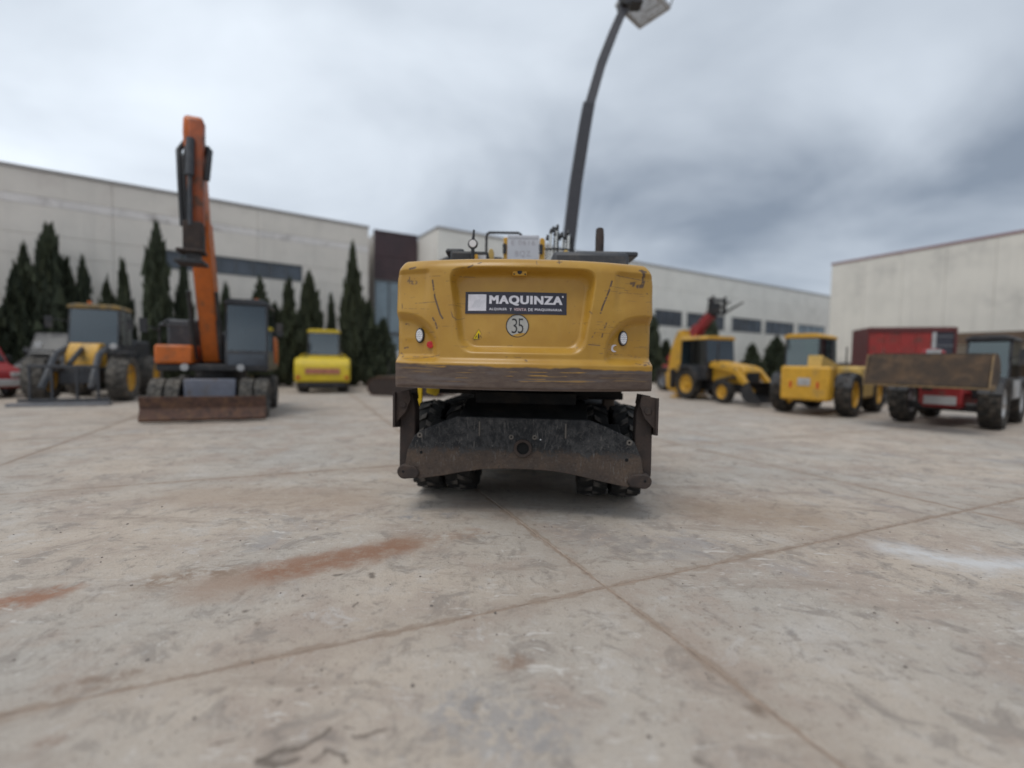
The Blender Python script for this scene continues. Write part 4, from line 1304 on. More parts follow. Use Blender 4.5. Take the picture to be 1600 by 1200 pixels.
MB().tube([(0.42, 0.1, 3.5), (0.46, 0.2, 3.58), (0.52, 0.25, 3.55), (0.56, 0.2, 3.4)], 0.018, 8).tube([(0.70, 0.1, 3.0), (0.74, 0.1, 3.2), (0.72, 0.15, 3.42)], 0.025, 8).build('hydraulic_hose', HOS, EX)
B('valve_cover', GRA, EX, (0.56, 0.98, -0.25, 0.25, 2.5, 3.02), bevel=0.06)

# ---- undercarriage, slewed a little against the upper structure
U = Matrix.Translation((0.0, -2.10, 0)) @ Matrix.Rotation(R(-5.5), 4, 'Z')
ply = [(0, 1.025), (0.675, 1.022), (0.86, 0.95), (1.06, 0.86), (1.115, 0.815), (1.185, 0.66), (1.21, 0.51), (1.165, 0.42), (1.06, 0.365), (0.80, 0.412), (0.60, 0.455), (0.395, 0.490), (0.2, 0.503), (0, 0.507)]
poly = ply + [(-x, z) for x, z in ply[-2:0:-1]]
stm = bpy.data.materials.new('stabiliser_plate')
stm.use_nodes = True
nt = stm.node_tree
pbs = nt.nodes['Principled BSDF']
t_ = N(nt, 'ShaderNodeTexCoord')
oc = t_.outputs['Object']
s_ = N(nt, 'ShaderNodeSeparateXYZ', ins={0: oc})
w1 = N(nt, 'ShaderNodeTexNoise', ins={'Vector': oc, 'Scale': 3.2, 'Detail': 10.0, 'Roughness': 0.72})
w2 = N(nt, 'ShaderNodeTexNoise', ins={'Vector': oc, 'Scale': 11.0, 'Detail': 9.0, 'Roughness': 0.75})
zz = math_n(nt, 'ADD', s_.outputs[2], math_n(nt, 'MULTIPLY', math_n(nt, 'SUBTRACT', w1.outputs[0], 0.5), 0.22))
zz = math_n(nt, 'ADD', zz, math_n(nt, 'MULTIPLY', math_n(nt, 'SUBTRACT', w2.outputs[0], 0.5), 0.34))
kk = ramp(nt, zz, 0.72, 0.64, 0, 0.9)
w4 = N(nt, 'ShaderNodeTexNoise', ins={'Vector': oc, 'Scale': 45.0, 'Detail': 5.0, 'Roughness': 0.7})
blk = mix_c(nt, ramp(nt, w2.outputs[0], 0.40, 0.62), (0.011, 0.012, 0.014), (0.050, 0.049, 0.049))
brn = mix_c(nt, ramp(nt, w1.outputs[0], 0.35, 0.65), (0.062, 0.045, 0.036), (0.112, 0.076, 0.053))
brn = mix_c(nt, ramp(nt, w2.outputs[0], 0.42, 0.6, 0, 0.5), brn, (0.05, 0.038, 0.032))
cs = mix_c(nt, kk, blk, brn)
cs = mix_c(nt, ramp(nt, w4.outputs[0], 0.56, 0.68, 0, 0.5), cs, (0.13, 0.115, 0.10))
cs = mix_c(nt, ramp(nt, w4.outputs[0], 0.42, 0.34, 0, 0.6), cs, (0.012, 0.011, 0.011))
# vertical rubbed scratches in the paint
mv = N(nt, 'ShaderNodeMapping', ins={0: oc, 2: (0, R(9), 0), 3: (34, 1, 5)})
w3 = N(nt, 'ShaderNodeTexNoise', ins={'Vector': mv.outputs[0], 'Scale': 1.6, 'Detail': 5.0, 'Roughness': 0.7, 'Distortion': 0.7})
cs = mix_c(nt, math_n(nt, 'MULTIPLY', ramp(nt, w3.outputs[0], 0.57, 0.66, 0, 0.8), ramp(nt, w1.outputs[0], 0.44, 0.54)), cs, (0.15, 0.14, 0.13))
nt.links.new(cs, pbs.inputs['Base Color'])
pbs.inputs['Roughness'].default_value = 0.72
pbs.inputs['Specular IOR Level'].default_value = 0.35
bs = N(nt, 'ShaderNodeBump', ins={'Strength': 0.5, 'Distance': 0.005, 'Height': math_n(nt, 'ADD', w2.outputs[0], w1.outputs[0])})
nt.links.new(bs.outputs[0], pbs.inputs['Normal'])


def uobj(name, mb, mat, bevel=0.0, parent=EX):
    me = mb.mesh(name, mat)
    o = link(name, me, parent, bevel)
    o.location = U.translation
    o.rotation_euler = U.to_euler()
    return o


sf = uobj('stabiliser_frame', MB().prism(poly, 'y', -0.05, 0.0), stm, 0.006)


def sub(name, mb, mat, bevel=0.0):
    return link(name, mb.mesh(name, mat), sf, bevel)


# box behind the plate with a sloping top
uobj('frame_box', MB().prism([(0.002, 0.53), (0.002, 1.018), (0.42, 1.16), (0.75, 1.16), (0.75, 0.55)], 'x', -0.66, 0.66), BLKC, 0.01)
uobj('frame_wing', MB().prism([(0.002, 0.5), (0.002, 0.86), (0.3, 0.95), (0.35, 0.6)], 'x', -1.0, 1.0), BLKC, 0.01)
tube_ = MB().lathe([(0.062, 0.06), (0.062, -0.022), (0.070, -0.028), (0.088, -0.028), (0.094, -0.02), (0.094, 0.0)], (0, 0, 0), 36, Matrix.Translation((0.012, -0.05, 0.722)) @ Matrix.Rotation(R(90), 4, 'Z'))
sub('tow_socket', tube_, RUSD)
sub('socket_bore', MB().cyl((0.012, -0.056, 0.722), (0.012, -0.052, 0.722), 0.062, n=32), pmat('bore_black', (0.004, 0.004, 0.004), 0.95))
for x, z, r_, h_ in ((-0.108, 0.832, .024, .012), (0.128, 0.836, .024, .012), (-1.054, 0.823, .028, .014), (1.063, 0.815, .028, .014)):
    m_ = MB().lathe([(r_ * .42, 0.0), (r_ * .42, -h_), (r_, -h_), (r_, 0.0)], (0, 0, 0), 20, Matrix.Translation((x, -0.05, z)) @ Matrix.Rotation(R(90), 4, 'Z'))
    sub('bolt_boss', m_, pmat('worn_boss', (0.12, 0.105, 0.09), 0.6) if 'worn_boss' not in MATS else MATS['worn_boss'])
    sub('boss_hole', MB().cyl((x, -0.053, z), (x, -0.0515, z), r_ * .42, n=14), MATS['bore_black'])
for x, z in ((-1.040, 0.642), (1.043, 0.639)):
    sub('pin_hole', MB().cyl((x, -0.0525, z), (x, -0.0505, z), 0.017, n=16), MATS['bore_black'])
for x in (-0.434, 0.437):
    sub('weld_rib', MB().prism([(x - .009, .835), (x + .009, .835), (x + .009, .985), (x - .009, .985)], 'y', -0.062, -0.05), MATS['worn_boss'], 0.006)
sub('grease_nipple', MB().cyl((0.188, -0.062, 0.815), (0.188, -0.05, 0.815), 0.007, n=8), WHT)
for s in (-1, 1):
    # outrigger leg folded up, pivot at its foot, pad at its head
    x = s * 1.215
    leg = MB().prism([(s * 1.135, 0.40), (s * 1.30, 0.46), (s * 1.30, 0.62), (s * 1.295, 1.14), (s * 1.17, 1.24), (s * 1.135, 1.1), (s * 1.13, 0.80)], 'y', 0.03, 0.20)
    lg = uobj('outrigger_leg', leg, RUSD, 0.012)
    pv = [(s * 1.215 + 0.075 * math.cos(R(a)), 0.435 + 0.075 * math.sin(R(a))) for a in range(-90, 91, 15)]
    if s < 0:
        pv = [(2 * -1.215 - px_, z) for px_, z in pv]
    pin = MB().prism(pv + [(s * 1.10, 0.50), (s * 1.05, 0.43), (s * 1.08, 0.375)], 'y', -0.075, 0.03)
    po = link('pivot', pin.mesh('pivot', RUSD), lg, 0.014)
    link('pivot_pin', MB().cyl((x + s * .008, -0.0775, 0.44), (x + s * .008, -0.074, 0.44), 0.013, n=12).mesh('pivot_pin', MATS['bore_black']), lg)
    pad = MB().prism([(-0.10, 0.90), (0.24, 0.86), (0.24, 1.24), (-0.10, 1.265)], 'x', s * 1.305, s * 1.328)
    pad.prism([(s * 1.305, 0.93), (s * 1.305, 1.262), (s * 1.17, 1.285), (s * 1.155, 1.19), (s * 1.205, 1.06), (s * 1.30, 0.955)], 'y', -0.055, -0.015)
    pad.prism([(s * 1.305, 0.93), (s * 1.305, 1.262), (s * 1.17, 1.285), (s * 1.155, 1.19), (s * 1.205, 1.06), (s * 1.30, 0.955)], 'y', 0.205, 0.235)
    pd = link('foot_pad', pad.mesh('foot_pad', RUSD), lg, 0.008)
    link('pad_pin', MB().cyl((s * 1.235, -0.065, 1.13), (s * 1.235, 0.25, 1.13), 0.035, n=16).mesh('pad_pin', RUSD), lg, 0.005)
# wheels, two pairs per axle
for y in (0.95, 3.5):
    for x in (-1.155, -0.775, 0.765, 1.145):
        wheel(EX, x, y, 0.555, 0.335, GRA, RUBE, 17, U, ang=46)
    uobj('axle', MB().cyl((-1.2, y, 0.555), (1.2, y, 0.555), 0.11, n=14).cyl((-0.25, y, 0.555), (0.25, y, 0.555), 0.23, n=16), BLKC)
uobj('chassis', MB().box(-0.5, 0.5, 0.3, 4.1, 0.62, 1.06).box(-0.68, 0.68, 1.55, 2.9, 0.55, 1.04), BLKC, 0.03)
uobj('slewing_ring', MB().cyl((0, 2.1, 1.0), (0, 2.1, 1.29), 0.68, n=40).cyl((0, 2.1, 1.12), (0, 2.1, 1.2), 0.76, n=40), BLKC)
uobj('underdeck_pipework', MB().box(-1.0, 1.05, 0.5, 1.1, 1.22, 1.30).box(-0.55, 0.55, 0.35, 0.8, 1.10, 1.26).box(0.72, 1.12, 0.9, 1.5, 1.16, 1.24).tube([(-0.6, 0.6, 1.2), (-0.2, 0.5, 1.16), (0.3, 0.55, 1.17), (0.7, 0.7, 1.2)], 0.03, 8), BLKC, 0.01)
for s in (-1, 1):
    uobj('tool_box', MB().box(s * 0.7 - .02, s * 1.2 + .02, 1.62, 2.85, 0.5, 1.05) if s > 0 else MB().box(-1.22, -0.68, 1.62, 2.85, 0.5, 1.05), BLKC, 0.03)
uobj('front_blade', MB().prism([(4.3, 0.25), (4.36, 0.55), (4.33, 0.9), (4.4, 0.9), (4.44, 0.55), (4.38, 0.22)], 'x', -1.25, 1.25), RUSD, 0.01)
# yellow steps and a grey bar glimpsed under the counterweight
st_ = B('access_step', HOOK, EX, (-1.30, -1.245, -0.95, -0.9, 0.98, 1.42), bevel=0.006)
MB().prism([(-1.19, 1.42), (-0.98, 1.42), (-0.98, 1.23), (-1.07, 1.14), (-1.19, 1.18)], 'y', -0.95, -0.92).build('step_plate', HOOK, EX, 0.005)
B('deck_marker', HOOK, EX, (-0.72, -0.62, -1.1, -1.06, 1.265, 1.285), bevel=0)
B('cross_bar', GRY, EX, (0.62, 1.05, -1.5, -1.44, 1.245, 1.29), bevel=0.008)
B('bar_tag', WHT, EX, (0.90, 0.98, -1.515, -1.502, 1.26, 1.295), bevel=0)
MB().cyl((0.50, -1.5, 1.15), (0.50, -1.5, 1.27), 0.022, n=10).cyl((0.50, -1.5, 1.12), (0.50, -1.5, 1.15), 0.035, n=10).build('drain_cock', LGR, EX)
B('support_post', BRN, EX, (1.08, 1.22, -0.75, -0.62, 0.98, 1.3), bevel=0.01)

# ================================================================== ORANGE WHEELED EXCAVATOR
OE = thing('wheeled_excavator', 'orange wheeled excavator with its boom raised upright and a rusty blade in front', 'excavator', (-8.12, 13.24, 0), 202)
bl = MB().prism([(2.14, 0.04), (2.22, 0.1), (2.10, 0.35), (2.17, 0.63), (2.12, 0.63), (2.04, 0.35), (2.10, 0.06)], 'x', -1.3, 1.3)
bl.build('dozer_blade', RUST, OE, 0.012)
for s in (-1, 1):
    B('blade_arm', BLK, OE, (s * .45 - .06, s * .45 + .06, 1.3, 2.08, .35, .5))
for y in (1.2, -1.35):
    for x in (-1.13, -0.79, 0.79, 1.13):
        wheel(OE, x, y, 0.52, 0.31, GRA, RUBD, 15)
B('chassis', BLK, OE, (-0.55, 0.55, -1.9, 1.45, 0.5, 1.0), bevel=0.03)
B('front_panel', BLG, OE, (-0.56, 0.56, 1.46, 1.56, 0.5, 1.02), bevel=0.03)
MB().cyl((0, 0, 0.98), (0, 0, 1.28), 0.62, n=36).build('slewing_ring', BLK, OE)
B('deck', BLK, OE, (-1.25, 1.25, -2.1, 1.05, 1.2, 1.38), bevel=0.03)
B('storage_box', ORA, OE, (0.45, 1.27, 0.25, 1.12, 1.38, 1.86), bevel=0.06)
B('engine_hood', GRA, OE, (0.5, 1.22, -1.6, 0.2, 1.38, 2.55), (-0.25, 0.5, -1.9, -0.75, 1.38, 2.3), bevel=0.06)
B('counterweight', ORA, OE, (-1.25, 1.25, -2.35, -1.92, 1.22, 2.25), bevel=0.12)
rl = MB()
for x in (0.55, 1.2):
    rl.tube([(x, 0.9, 1.86), (x, 0.9, 2.35), (x, 0.1, 2.55), (x, -0.6, 2.6)], 0.025, 6)
rl.tube([(0.55, 0.9, 2.35), (1.2, 0.9, 2.35)], 0.025, 6)
rl.build('handrail', BLK, OE)
cab(OE, -1.26, -0.24, -0.65, 1.05, 1.32, 1.72, 2.98, GRA, GRA, GRA, rake=0.1)
B('lower_window', WGL, OE, (-1.18, -0.32, 1.052, 1.062, 1.36, 1.66), bevel=0)
lb = [(0.10, 1.45), (0.62, 1.42), (1.30, 3.2), (1.82, 4.55), (1.75, 4.85), (1.35, 4.85), (0.75, 3.4)]
MB().prism(lb, 'x', -0.07, 0.34).build('boom', ORA, OE, 0.03)
MB().prism([(1.35, 4.6), (1.82, 4.6), (2.20, 5.8), (2.38, 6.65), (2.32, 7.0), (2.14, 7.12), (1.95, 7.0), (1.75, 6.1)], 'x', -0.05, 0.32).build('boom_head', ORA, OE, 0.06)
MB().prism([(2.15, 6.95), (2.42, 6.95), (2.52, 6.2), (2.56, 4.9), (2.52, 4.3), (2.32, 4.3), (2.25, 5.4)], 'x', -0.10, 0.18).build('stick', ORD, OE, 0.03)
MB().cyl((0.13, 2.52, 6.45), (0.13, 2.64, 5.6), 0.085, n=14).cyl((0.13, 2.64, 5.6), (0.13, 2.66, 4.5), 0.05, n=12).build('bucket_cylinder', GRA, OE)
MB().cyl((-0.12, 1.95, 6.45), (-0.12, 2.3, 5.7), 0.08, n=14).build('stick_cylinder', BLK, OE)
MB().tube([(0.33, 2.1, 6.5), (0.38, 2.4, 6.2), (0.34, 2.5, 5.5), (0.30, 2.52, 4.5)], 0.06, 8).tube([(0.24, 2.3, 6.4), (0.27, 2.5, 6.0), (0.22, 2.6, 5.0), (0.2, 2.55, 4.3)], 0.035, 8).tube([(0.36, 1.9, 6.2), (0.4, 1.6, 5.2), (0.38, 1.3, 4.2), (0.37, 0.8, 2.8)], 0.04, 8).tube([(-0.12, 2.1, 6.45), (-0.2, 2.4, 6.1), (-0.16, 2.45, 5.6)], 0.06, 8).build('hydraulic_hose', HOS, OE)
for s in (-1, 1):
    MB().cyl((0.17 + s * 0.30, 0.75, 1.5), (0.17 + s * 0.30, 1.1, 2.5), 0.075, n=14).cyl((0.17 + s * 0.30, 1.1, 2.5), (0.17 + s * 0.30, 1.35, 3.2), 0.045, n=12).build('boom_cylinder', BLK, OE)
qc = B('quick_coupler', RUSD, OE, (-0.10, 0.28, 2.30, 2.68, 3.95, 4.60), (-0.13, 0.40, 2.25, 2.75, 3.9, 3.98), bevel=0.03)
B('coupler_jaw', BLK, OE, (-0.14, 0.42, 2.2, 2.8, 3.65, 3.73), (-0.04, 0.22, 2.4, 2.65, 3.73, 3.9), bevel=0.01)
for s in (-1, 1):
    MB().tube([(s * 1.2 - .05, 1.0, 2.2), (s * 1.45 - .05, 1.15, 2.3)], 0.02, 6).box(s * 1.5 - .12, s * 1.5 + .04, 1.1, 1.15, 2.15, 2.5).build('mirror', BLK, OE)
MB().cyl((-0.9, 0.2, 3.1), (-0.9, 0.2, 3.22), 0.06, n=12).build('beacon', ORA, OE)
for s in (-1, 1):
    MB().cyl((s * 0.62, 1.12, 1.3), (s * 0.62, 1.18, 1.3), 0.09, n=16).build('headlight', LGR, OE)

# ================================================================== WHEEL LOADER (left)
WLR = pmat('grimy_yellow_roof', (0.30, 0.19, 0.05), 0.55, var=0.2, dirt=(0.12, 0.10, 0.07), dirt_amt=0.7)
WL = thing('wheel_loader', 'yellow and grey wheel loader with big tyres and a lowered carriage frame at the left', 'loader', (-14.81, 17.0, 0), 203)
for y in (1.3, -1.55):
    for x in (-1.06, 1.06):
        wheel(WL, x, y, 0.78, 0.56, YEL, RUBD, 18)
B('chassis', GRA, WL, (-0.5, 0.5, -2.6, 1.7, 0.6, 1.15), bevel=0.04)
B('engine_hood', GRA, WL, (-0.75, 0.75, -3.0, -0.95, 1.15, 2.15), bevel=0.12)
cab(WL, -0.72, 0.72, -0.95, 0.5, 1.2, 1.9, 3.2, GRA, GRA, WLR, rake=0.2)
MB().prism([(0.55, 1.0), (1.55, 1.0), (1.5, 1.55), (1.15, 1.95), (0.75, 1.95)], 'x', -0.42, 0.42).build('loader_tower', YEL, WL, 0.04)
for s in (-1, 1):
    MB().tube([(s * 0.5, 0.95, 1.8), (s * 0.55, 1.75, 1.55), (s * 0.58, 2.35, 0.75), (s * 0.6, 2.55, 0.5)], 0.10, 6).build('lift_arm', GRA, WL)
    MB().cyl((s * 0.36, 1.2, 1.1), (s * 0.45, 2.1, 1.05), 0.06, n=12).build('lift_cylinder', BLK, WL)
MB().cyl((0, 1.4, 1.75), (0, 2.35, 1.25), 0.08, n=12).build('tilt_cylinder', BLK, WL)
for s in (-1, 1):
    MB().prism([(s * 0.8, 1.64), (s * 1.36, 1.64), (s * 1.36, 1.69), (s * 0.8, 1.69)], 'y', 0.9, 1.7).build('mudguard', GRA, WL, 0.02)
    MB().cyl((s * 0.95, 1.72, 1.85), (s * 0.95, 1.8, 1.85), 0.1, n=16).build('headlight', LGR, WL, 0.01)
    MB().tube([(s * 0.7, 0.45, 2.7), (s * 1.05, 0.7, 2.75)], 0.02, 6).box(s * 1.1 - .1, s * 1.1 + .1, 0.68, 0.72, 2.45, 2.85).build('mirror', BLK, WL)
ff = MB().box(-1.1, 1.1, 2.6, 2.72, 0.10, 0.2).box(-0.85, 0.85, 2.6, 2.7, 1.15, 1.24)
for x in (-0.82, -0.3, 0.3, 0.82):
    ff.box(x - .03, x + .03, 2.61, 2.69, 0.2, 1.15)
ff.build('carriage_frame', GRA, WL, 0.01)
B('ground_skid', GRY, WL, (-1.2, 1.2, 2.75, 3.1, 0.0, 0.09), bevel=0.01)
MB().cyl((0.3, -0.2, 3.33), (0.3, -0.2, 3.48), 0.06, n=12).build('beacon', ORA, WL)

# ================================================================== VANS AT THE LEFT EDGE


VGL = pmat('van_glass', (0.02, 0.024, 0.028), 0.3, var=0.2, scale=1.0, spec=0.25)


def van(name, label, loc, rz, body, L=4.8, Wd=1.9, Hh=2.0, stripe=None):
    t = thing(name, label, 'van', loc, rz)
    prof = [(-L / 2, 0.4), (-L / 2, Hh * .96), (-L / 2 + .15, Hh), (L / 2 - 1.75, Hh), (L / 2 - 1.0, Hh * 0.60), (L / 2 - 0.12, Hh * .48), (L / 2, Hh * .36), (L / 2, 0.36)]
    MB().prism(prof, 'x', -Wd / 2, Wd / 2).build('body', body, t, 0.07)
    ws = [(L / 2 - 1.66, Hh * .93), (L / 2 - 1.05, Hh * .63)]
    a, b = ws
    n_ = Vector((0, (a[1] - b[1]), (b[0] - a[0]))).normalized() * 0.03
    mm = MB()
    q = [Vector((-Wd / 2 + .14, a[0], a[1])), Vector((Wd / 2 - .14, a[0], a[1])), Vector((Wd / 2 - .1, b[0], b[1])), Vector((-Wd / 2 + .1, b[0], b[1]))]
    mm.add(q + [p + n_ for p in q], [(0, 1, 2, 3), (7, 6, 5, 4), (0, 4, 5, 1), (1, 5, 6, 2), (2, 6, 7, 3), (3, 7, 4, 0)])
    mm.build('windscreen', VGL, t)
    for s in (-1, 1):
        MB().prism([(L / 2 - 1.85, Hh * .9), (L / 2 - 1.35, Hh * .62), (L / 2 - 2.6, Hh * .62), (L / 2 - 2.6, Hh * .9)], 'x', s * Wd / 2, s * (Wd / 2 + .008)).build('window', WGL, t)
        for y in (L / 2 - 0.9, -L / 2 + 1.0):
            wheel(t, s * (Wd / 2 - .1), y, 0.33, 0.22, GRY, RUB, 20)
        B('headlight', LGR, t, (s * .72 - .17, s * .72 + .17, L / 2 - .1, L / 2 + .015, Hh * .36, Hh * .45), bevel=0.03)
        B('mirror', BLK, t, (s * (Wd / 2 + .12) - .1, s * (Wd / 2 + .12) + .1, L / 2 - 1.45, L / 2 - 1.36, Hh * .62, Hh * .74), bevel=0.03)
    B('bumper', stripe or BLK, t, (-Wd / 2 - .02, Wd / 2 + .02, L / 2 - .08, L / 2 + .09, 0.42, 0.66), bevel=0.04)
    return t


van('van', 'red van with a pale bumper cut off by the left edge', (-19.85, 16.75, 0), 250, RED, stripe=LGR)
van('van', 'black van parked under the cypresses behind the red van', (-19.1, 20.3, 0), 203, BLK, L=3.8, Hh=2.45)

# ================================================================== ROAD ROLLER
RR = thing('road_roller', 'lemon yellow road roller seen from the rear in front of the cypresses', 'roller', (-9.1, 22.9, 0), 20)
MB().prism([(-1.95, 0.50), (-0.2, 0.5), (-0.2, 1.62), (-1.55, 1.58), (-1.85, 1.42), (-1.95, 1.2)], 'x', -1.17, 1.17).build('engine_hood', LEM, RR, 0.1)
B('rear_panel', pmat('faded_red_print', (0.42, 0.16, 0.10), 0.5, var=0.2, scale=8), RR, (-0.72, 0.72, -1.985, -1.965, 0.88, 1.12), bevel=0)
B('grille', BLK, RR, (-0.95, 0.95, -1.93, -1.4, 0.30, 0.49), bevel=0.02)
for s in (-1, 1):
    wheel(RR, s * 0.86, -0.75, 0.72, 0.5, LEM, RUBD, 16)
cab(RR, -0.72, 0.72, -0.1, 1.3, 1.0, 1.72, 2.82, LEM, GRA, LEM, rake=0.08, front=1)
MB().cyl((-1.0, 2.4, 0.75), (1.0, 2.4, 0.75), 0.75, n=40).build('drum', GRY, RR, 0.01)
B('drum_frame', LEM, RR, (-1.15, -1.04, 1.4, 3.3, 0.6, 1.0), (1.04, 1.15, 1.4, 3.3, 0.6, 1.0), (-1.15, 1.15, 1.32, 1.5, 0.5, 1.0), bevel=0.03)
for s in (-1, 1):
    B('tail_light', REFR, RR, (s * 1.0 - .07, s * 1.0 + .07, -1.985, -1.955, 0.66, 0.78), bevel=0.01)
    MB().tube([(s * .75, -0.1, 1.75), (s * .98, -.6, 1.7), (s * .98, -.6, 1.6)], 0.025, 6).build('grab_rail', LEM, RR)

# ================================================================== TRACKED MACHINE
TM = thing('tracked_carrier', 'rusty tracked carrier with a pale body half hidden behind the counterweight', 'tracked vehicle', (-4.35, 21.3, 0), 78)
for s in (-1, 1):
    st = [(1.35 + .36 * math.cos(R(a)), .38 + .36 * math.sin(R(a))) for a in range(-90, 91, 18)] + [(-1.35 + .36 * math.cos(R(a)), .38 + .36 * math.sin(R(a))) for a in range(90, 271, 18)]
    tk = MB().prism(st, 'x', s * 0.95 - .2, s * 0.95 + .2).build('track', RUSD, TM, 0.01)
    sm = MB()
    per = []
    for i in range(len(st)):
        a, b = Vector(st[i]), Vector(st[(i + 1) % len(st)])
        n_ = max(1, round((b - a).length / .17))
        for k in range(n_):
            per.append((a.lerp(b, (k + .5) / n_), (b - a).normalized()))
    for p, d in per:
        nrm = Vector((d.y, -d.x))
        q = [p + d * .07, p - d * .07, p - d * .07 + nrm * .035, p + d * .07 + nrm * .035]
        sm.prism([tuple(v) for v in q], 'x', s * 0.95 - .22, s * 0.95 + .22)
    sm.build('track_shoe', RUST, tk)['kind'] = 'stuff'
    B('track_guard', TAN, TM, (s * .95 - .23, s * .95 + .23, -1.3, 1.3, .78, .84), bevel=0.01)
B('carrier_frame', RUSD, TM, (-0.8, 0.8, -1.2, 1.2, 0.45, 0.85), bevel=0.03)
B('engine_cover', LGR, TM, (-0.7, 0.7, -1.1, 0.6, 0.86, 1.95), bevel=0.08)
B('control_box', WHT, TM, (-0.95, -0.5, -0.5, -0.1, 0.9, 1.7), bevel=0.03)
MB().tube([(-0.6, 1.0, .85), (-0.6, 1.0, 1.5)], 0.03, 6).tube([(0.6, 0.9, .85), (0.55, 1.1, 1.35)], 0.03, 6).build('lever', BLK, TM)

# ================================================================== BOOM LIFT
BLF = thing('boom_lift', 'dark telescopic boom lift with its basket raised high above the yard', 'lift', (1.35, 15.3, 0), 0)
for y in (-1.0, 1.0):
    for x in (-0.95, 0.95):
        wheel(BLF, x, y, 0.45, 0.34, GRY, RUB, 14)
B('chassis', GRA, BLF, (-0.75, 0.75, -1.5, 1.5, 0.5, 0.9), bevel=0.05)
B('turntable', GRA, BLF, (-0.9, 0.9, -1.3, 1.1, 0.95, 1.85), bevel=0.1)
BX, BY = 1.35, 15.3
pts = [(1.38, 15.15, 1.7), (1.65, 15, 4.91), (1.86, 15, 7.08), (2.09, 15, 8.77), (2.21, 15, 9.52)]


def beam(pts_, w0, w1):
    m = MB()
    P3 = [Vector((x - BX, y - BY, z)) for x, y, z in pts_]
    n_ = len(P3)
    v = []
    for i, p in enumerate(P3):
        d = (P3[min(i + 1, n_ - 1)] - P3[max(i - 1, 0)]).normalized()
        a = Vector((0, 1, 0)).cross(d).normalized()
        b = d.cross(a)
        w = w0 + (w1 - w0) * i / (n_ - 1)
        v += [p + a * w * sx + b * w * sy for sx, sy in ((-1, -1), (1, -1), (1, 1), (-1, 1))]
    f = [(i * 4 + k, i * 4 + (k + 1) % 4, i * 4 + 4 + (k + 1) % 4, i * 4 + 4 + k) for i in range(n_ - 1) for k in range(4)] + [(3, 2, 1, 0), tuple(n_ * 4 - 4 + k for k in range(4))]
    return m.add(v, f)


DGR = pmat('lift_boom_grey', (0.042, 0.042, 0.05), 0.5, var=0.15)
DGR2 = pmat('lift_boom_inner', (0.075, 0.075, 0.085), 0.5, var=0.15)
beam(pts, 0.20, 0.18).build('boom', DGR, BLF, 0.02)
beam([(2.19, 15, 9.35), (2.56, 15, 10.73), (2.9, 15, 11.65)], 0.15, 0.135).build('boom_extension', DGR2, BLF, 0.02)
beam([(2.88, 15, 11.6), (3.22, 15, 12.42)], 0.13, 0.12).build('jib', DGR2, BLF, 0.02)
MB().cyl((3.24 - BX, -0.55, 12.55), (3.24 - BX, -0.05, 12.55), 0.2, n=16).box(3.2 - BX, 3.75 - BX, -0.5, -0.1, 12.45, 12.7).build('basket_mount', BLK, BLF, 0.02)
Mb = Matrix.Translation((3.5 - BX, -0.3, 12.95)) @ Matrix.Rotation(R(20), 4, 'Y') @ Matrix.Rotation(R(28), 4, 'Z')
bkm = MB().box(0, 1.15, -0.5, -0.42, -0.06, 0.06, Mb).box(0, 1.15, 0.82, 0.9, -0.06, 0.06, Mb).box(0, 0.08, -0.42, 0.82, -0.06, 0.06, Mb).box(1.07, 1.15, -0.42, 0.82, -0.06, 0.06, Mb)
for i in range(12):
    bkm.box(0.10 + .081 * i, 0.145 + .081 * i, -0.42, 0.82, -0.03, 0.02, Mb)
bkm.build('basket_floor', LGR, BLF, 0.005)
rm = MB()
for x in (0.03, 1.12):
    for y in (-0.47, 0.2, 0.87):
        rm.tube([Mb @ Vector((x, y, 0)), Mb @ Vector((x, y, 1.1))], 0.025, 6)
for z in (0.5, 1.1):
    cs_ = [(0.03, -.47), (1.12, -.47), (1.12, .87), (0.03, .87), (0.03, -.47)]
    rm.tube([Mb @ Vector((x, y, z)) for x, y in cs_], 0.025, 6)
rm.build('basket_rail', GRY, BLF)

# ================================================================== BACKHOE LOADER
BH = thing('backhoe_loader', 'yellow backhoe loader with its digging arm folded upright at the rear', 'backhoe', (8.84, 21.8, 0), 199.3)
for s in (-1, 1):
    wheel(BH, s * 0.86, 0, 0.70, 0.42, YEL, RUB, 18)
    wheel(BH, s * 0.84, 2.12, 0.48, 0.32, YEL, RUB, 16)
B('chassis', BLK, BH, (-0.42, 0.42, -0.9, 2.6, 0.45, 0.9), bevel=0.04)
MB().prism([(1.0, 0.85), (2.75, 0.8), (2.78, 1.35), (2.6, 1.55), (1.0, 1.78)], 'x', -0.46, 0.46).build('engine_hood', YEL, BH, 0.07)
B('grille', BLK, BH, (-0.34, 0.34, 2.765, 2.80, 0.9, 1.3), bevel=0.01)
cab(BH, -0.78, 0.78, -0.75, 1.0, 0.92, 1.55, 2.72, BLK, BLK, YEL, gl=GLG, rake=0.1)
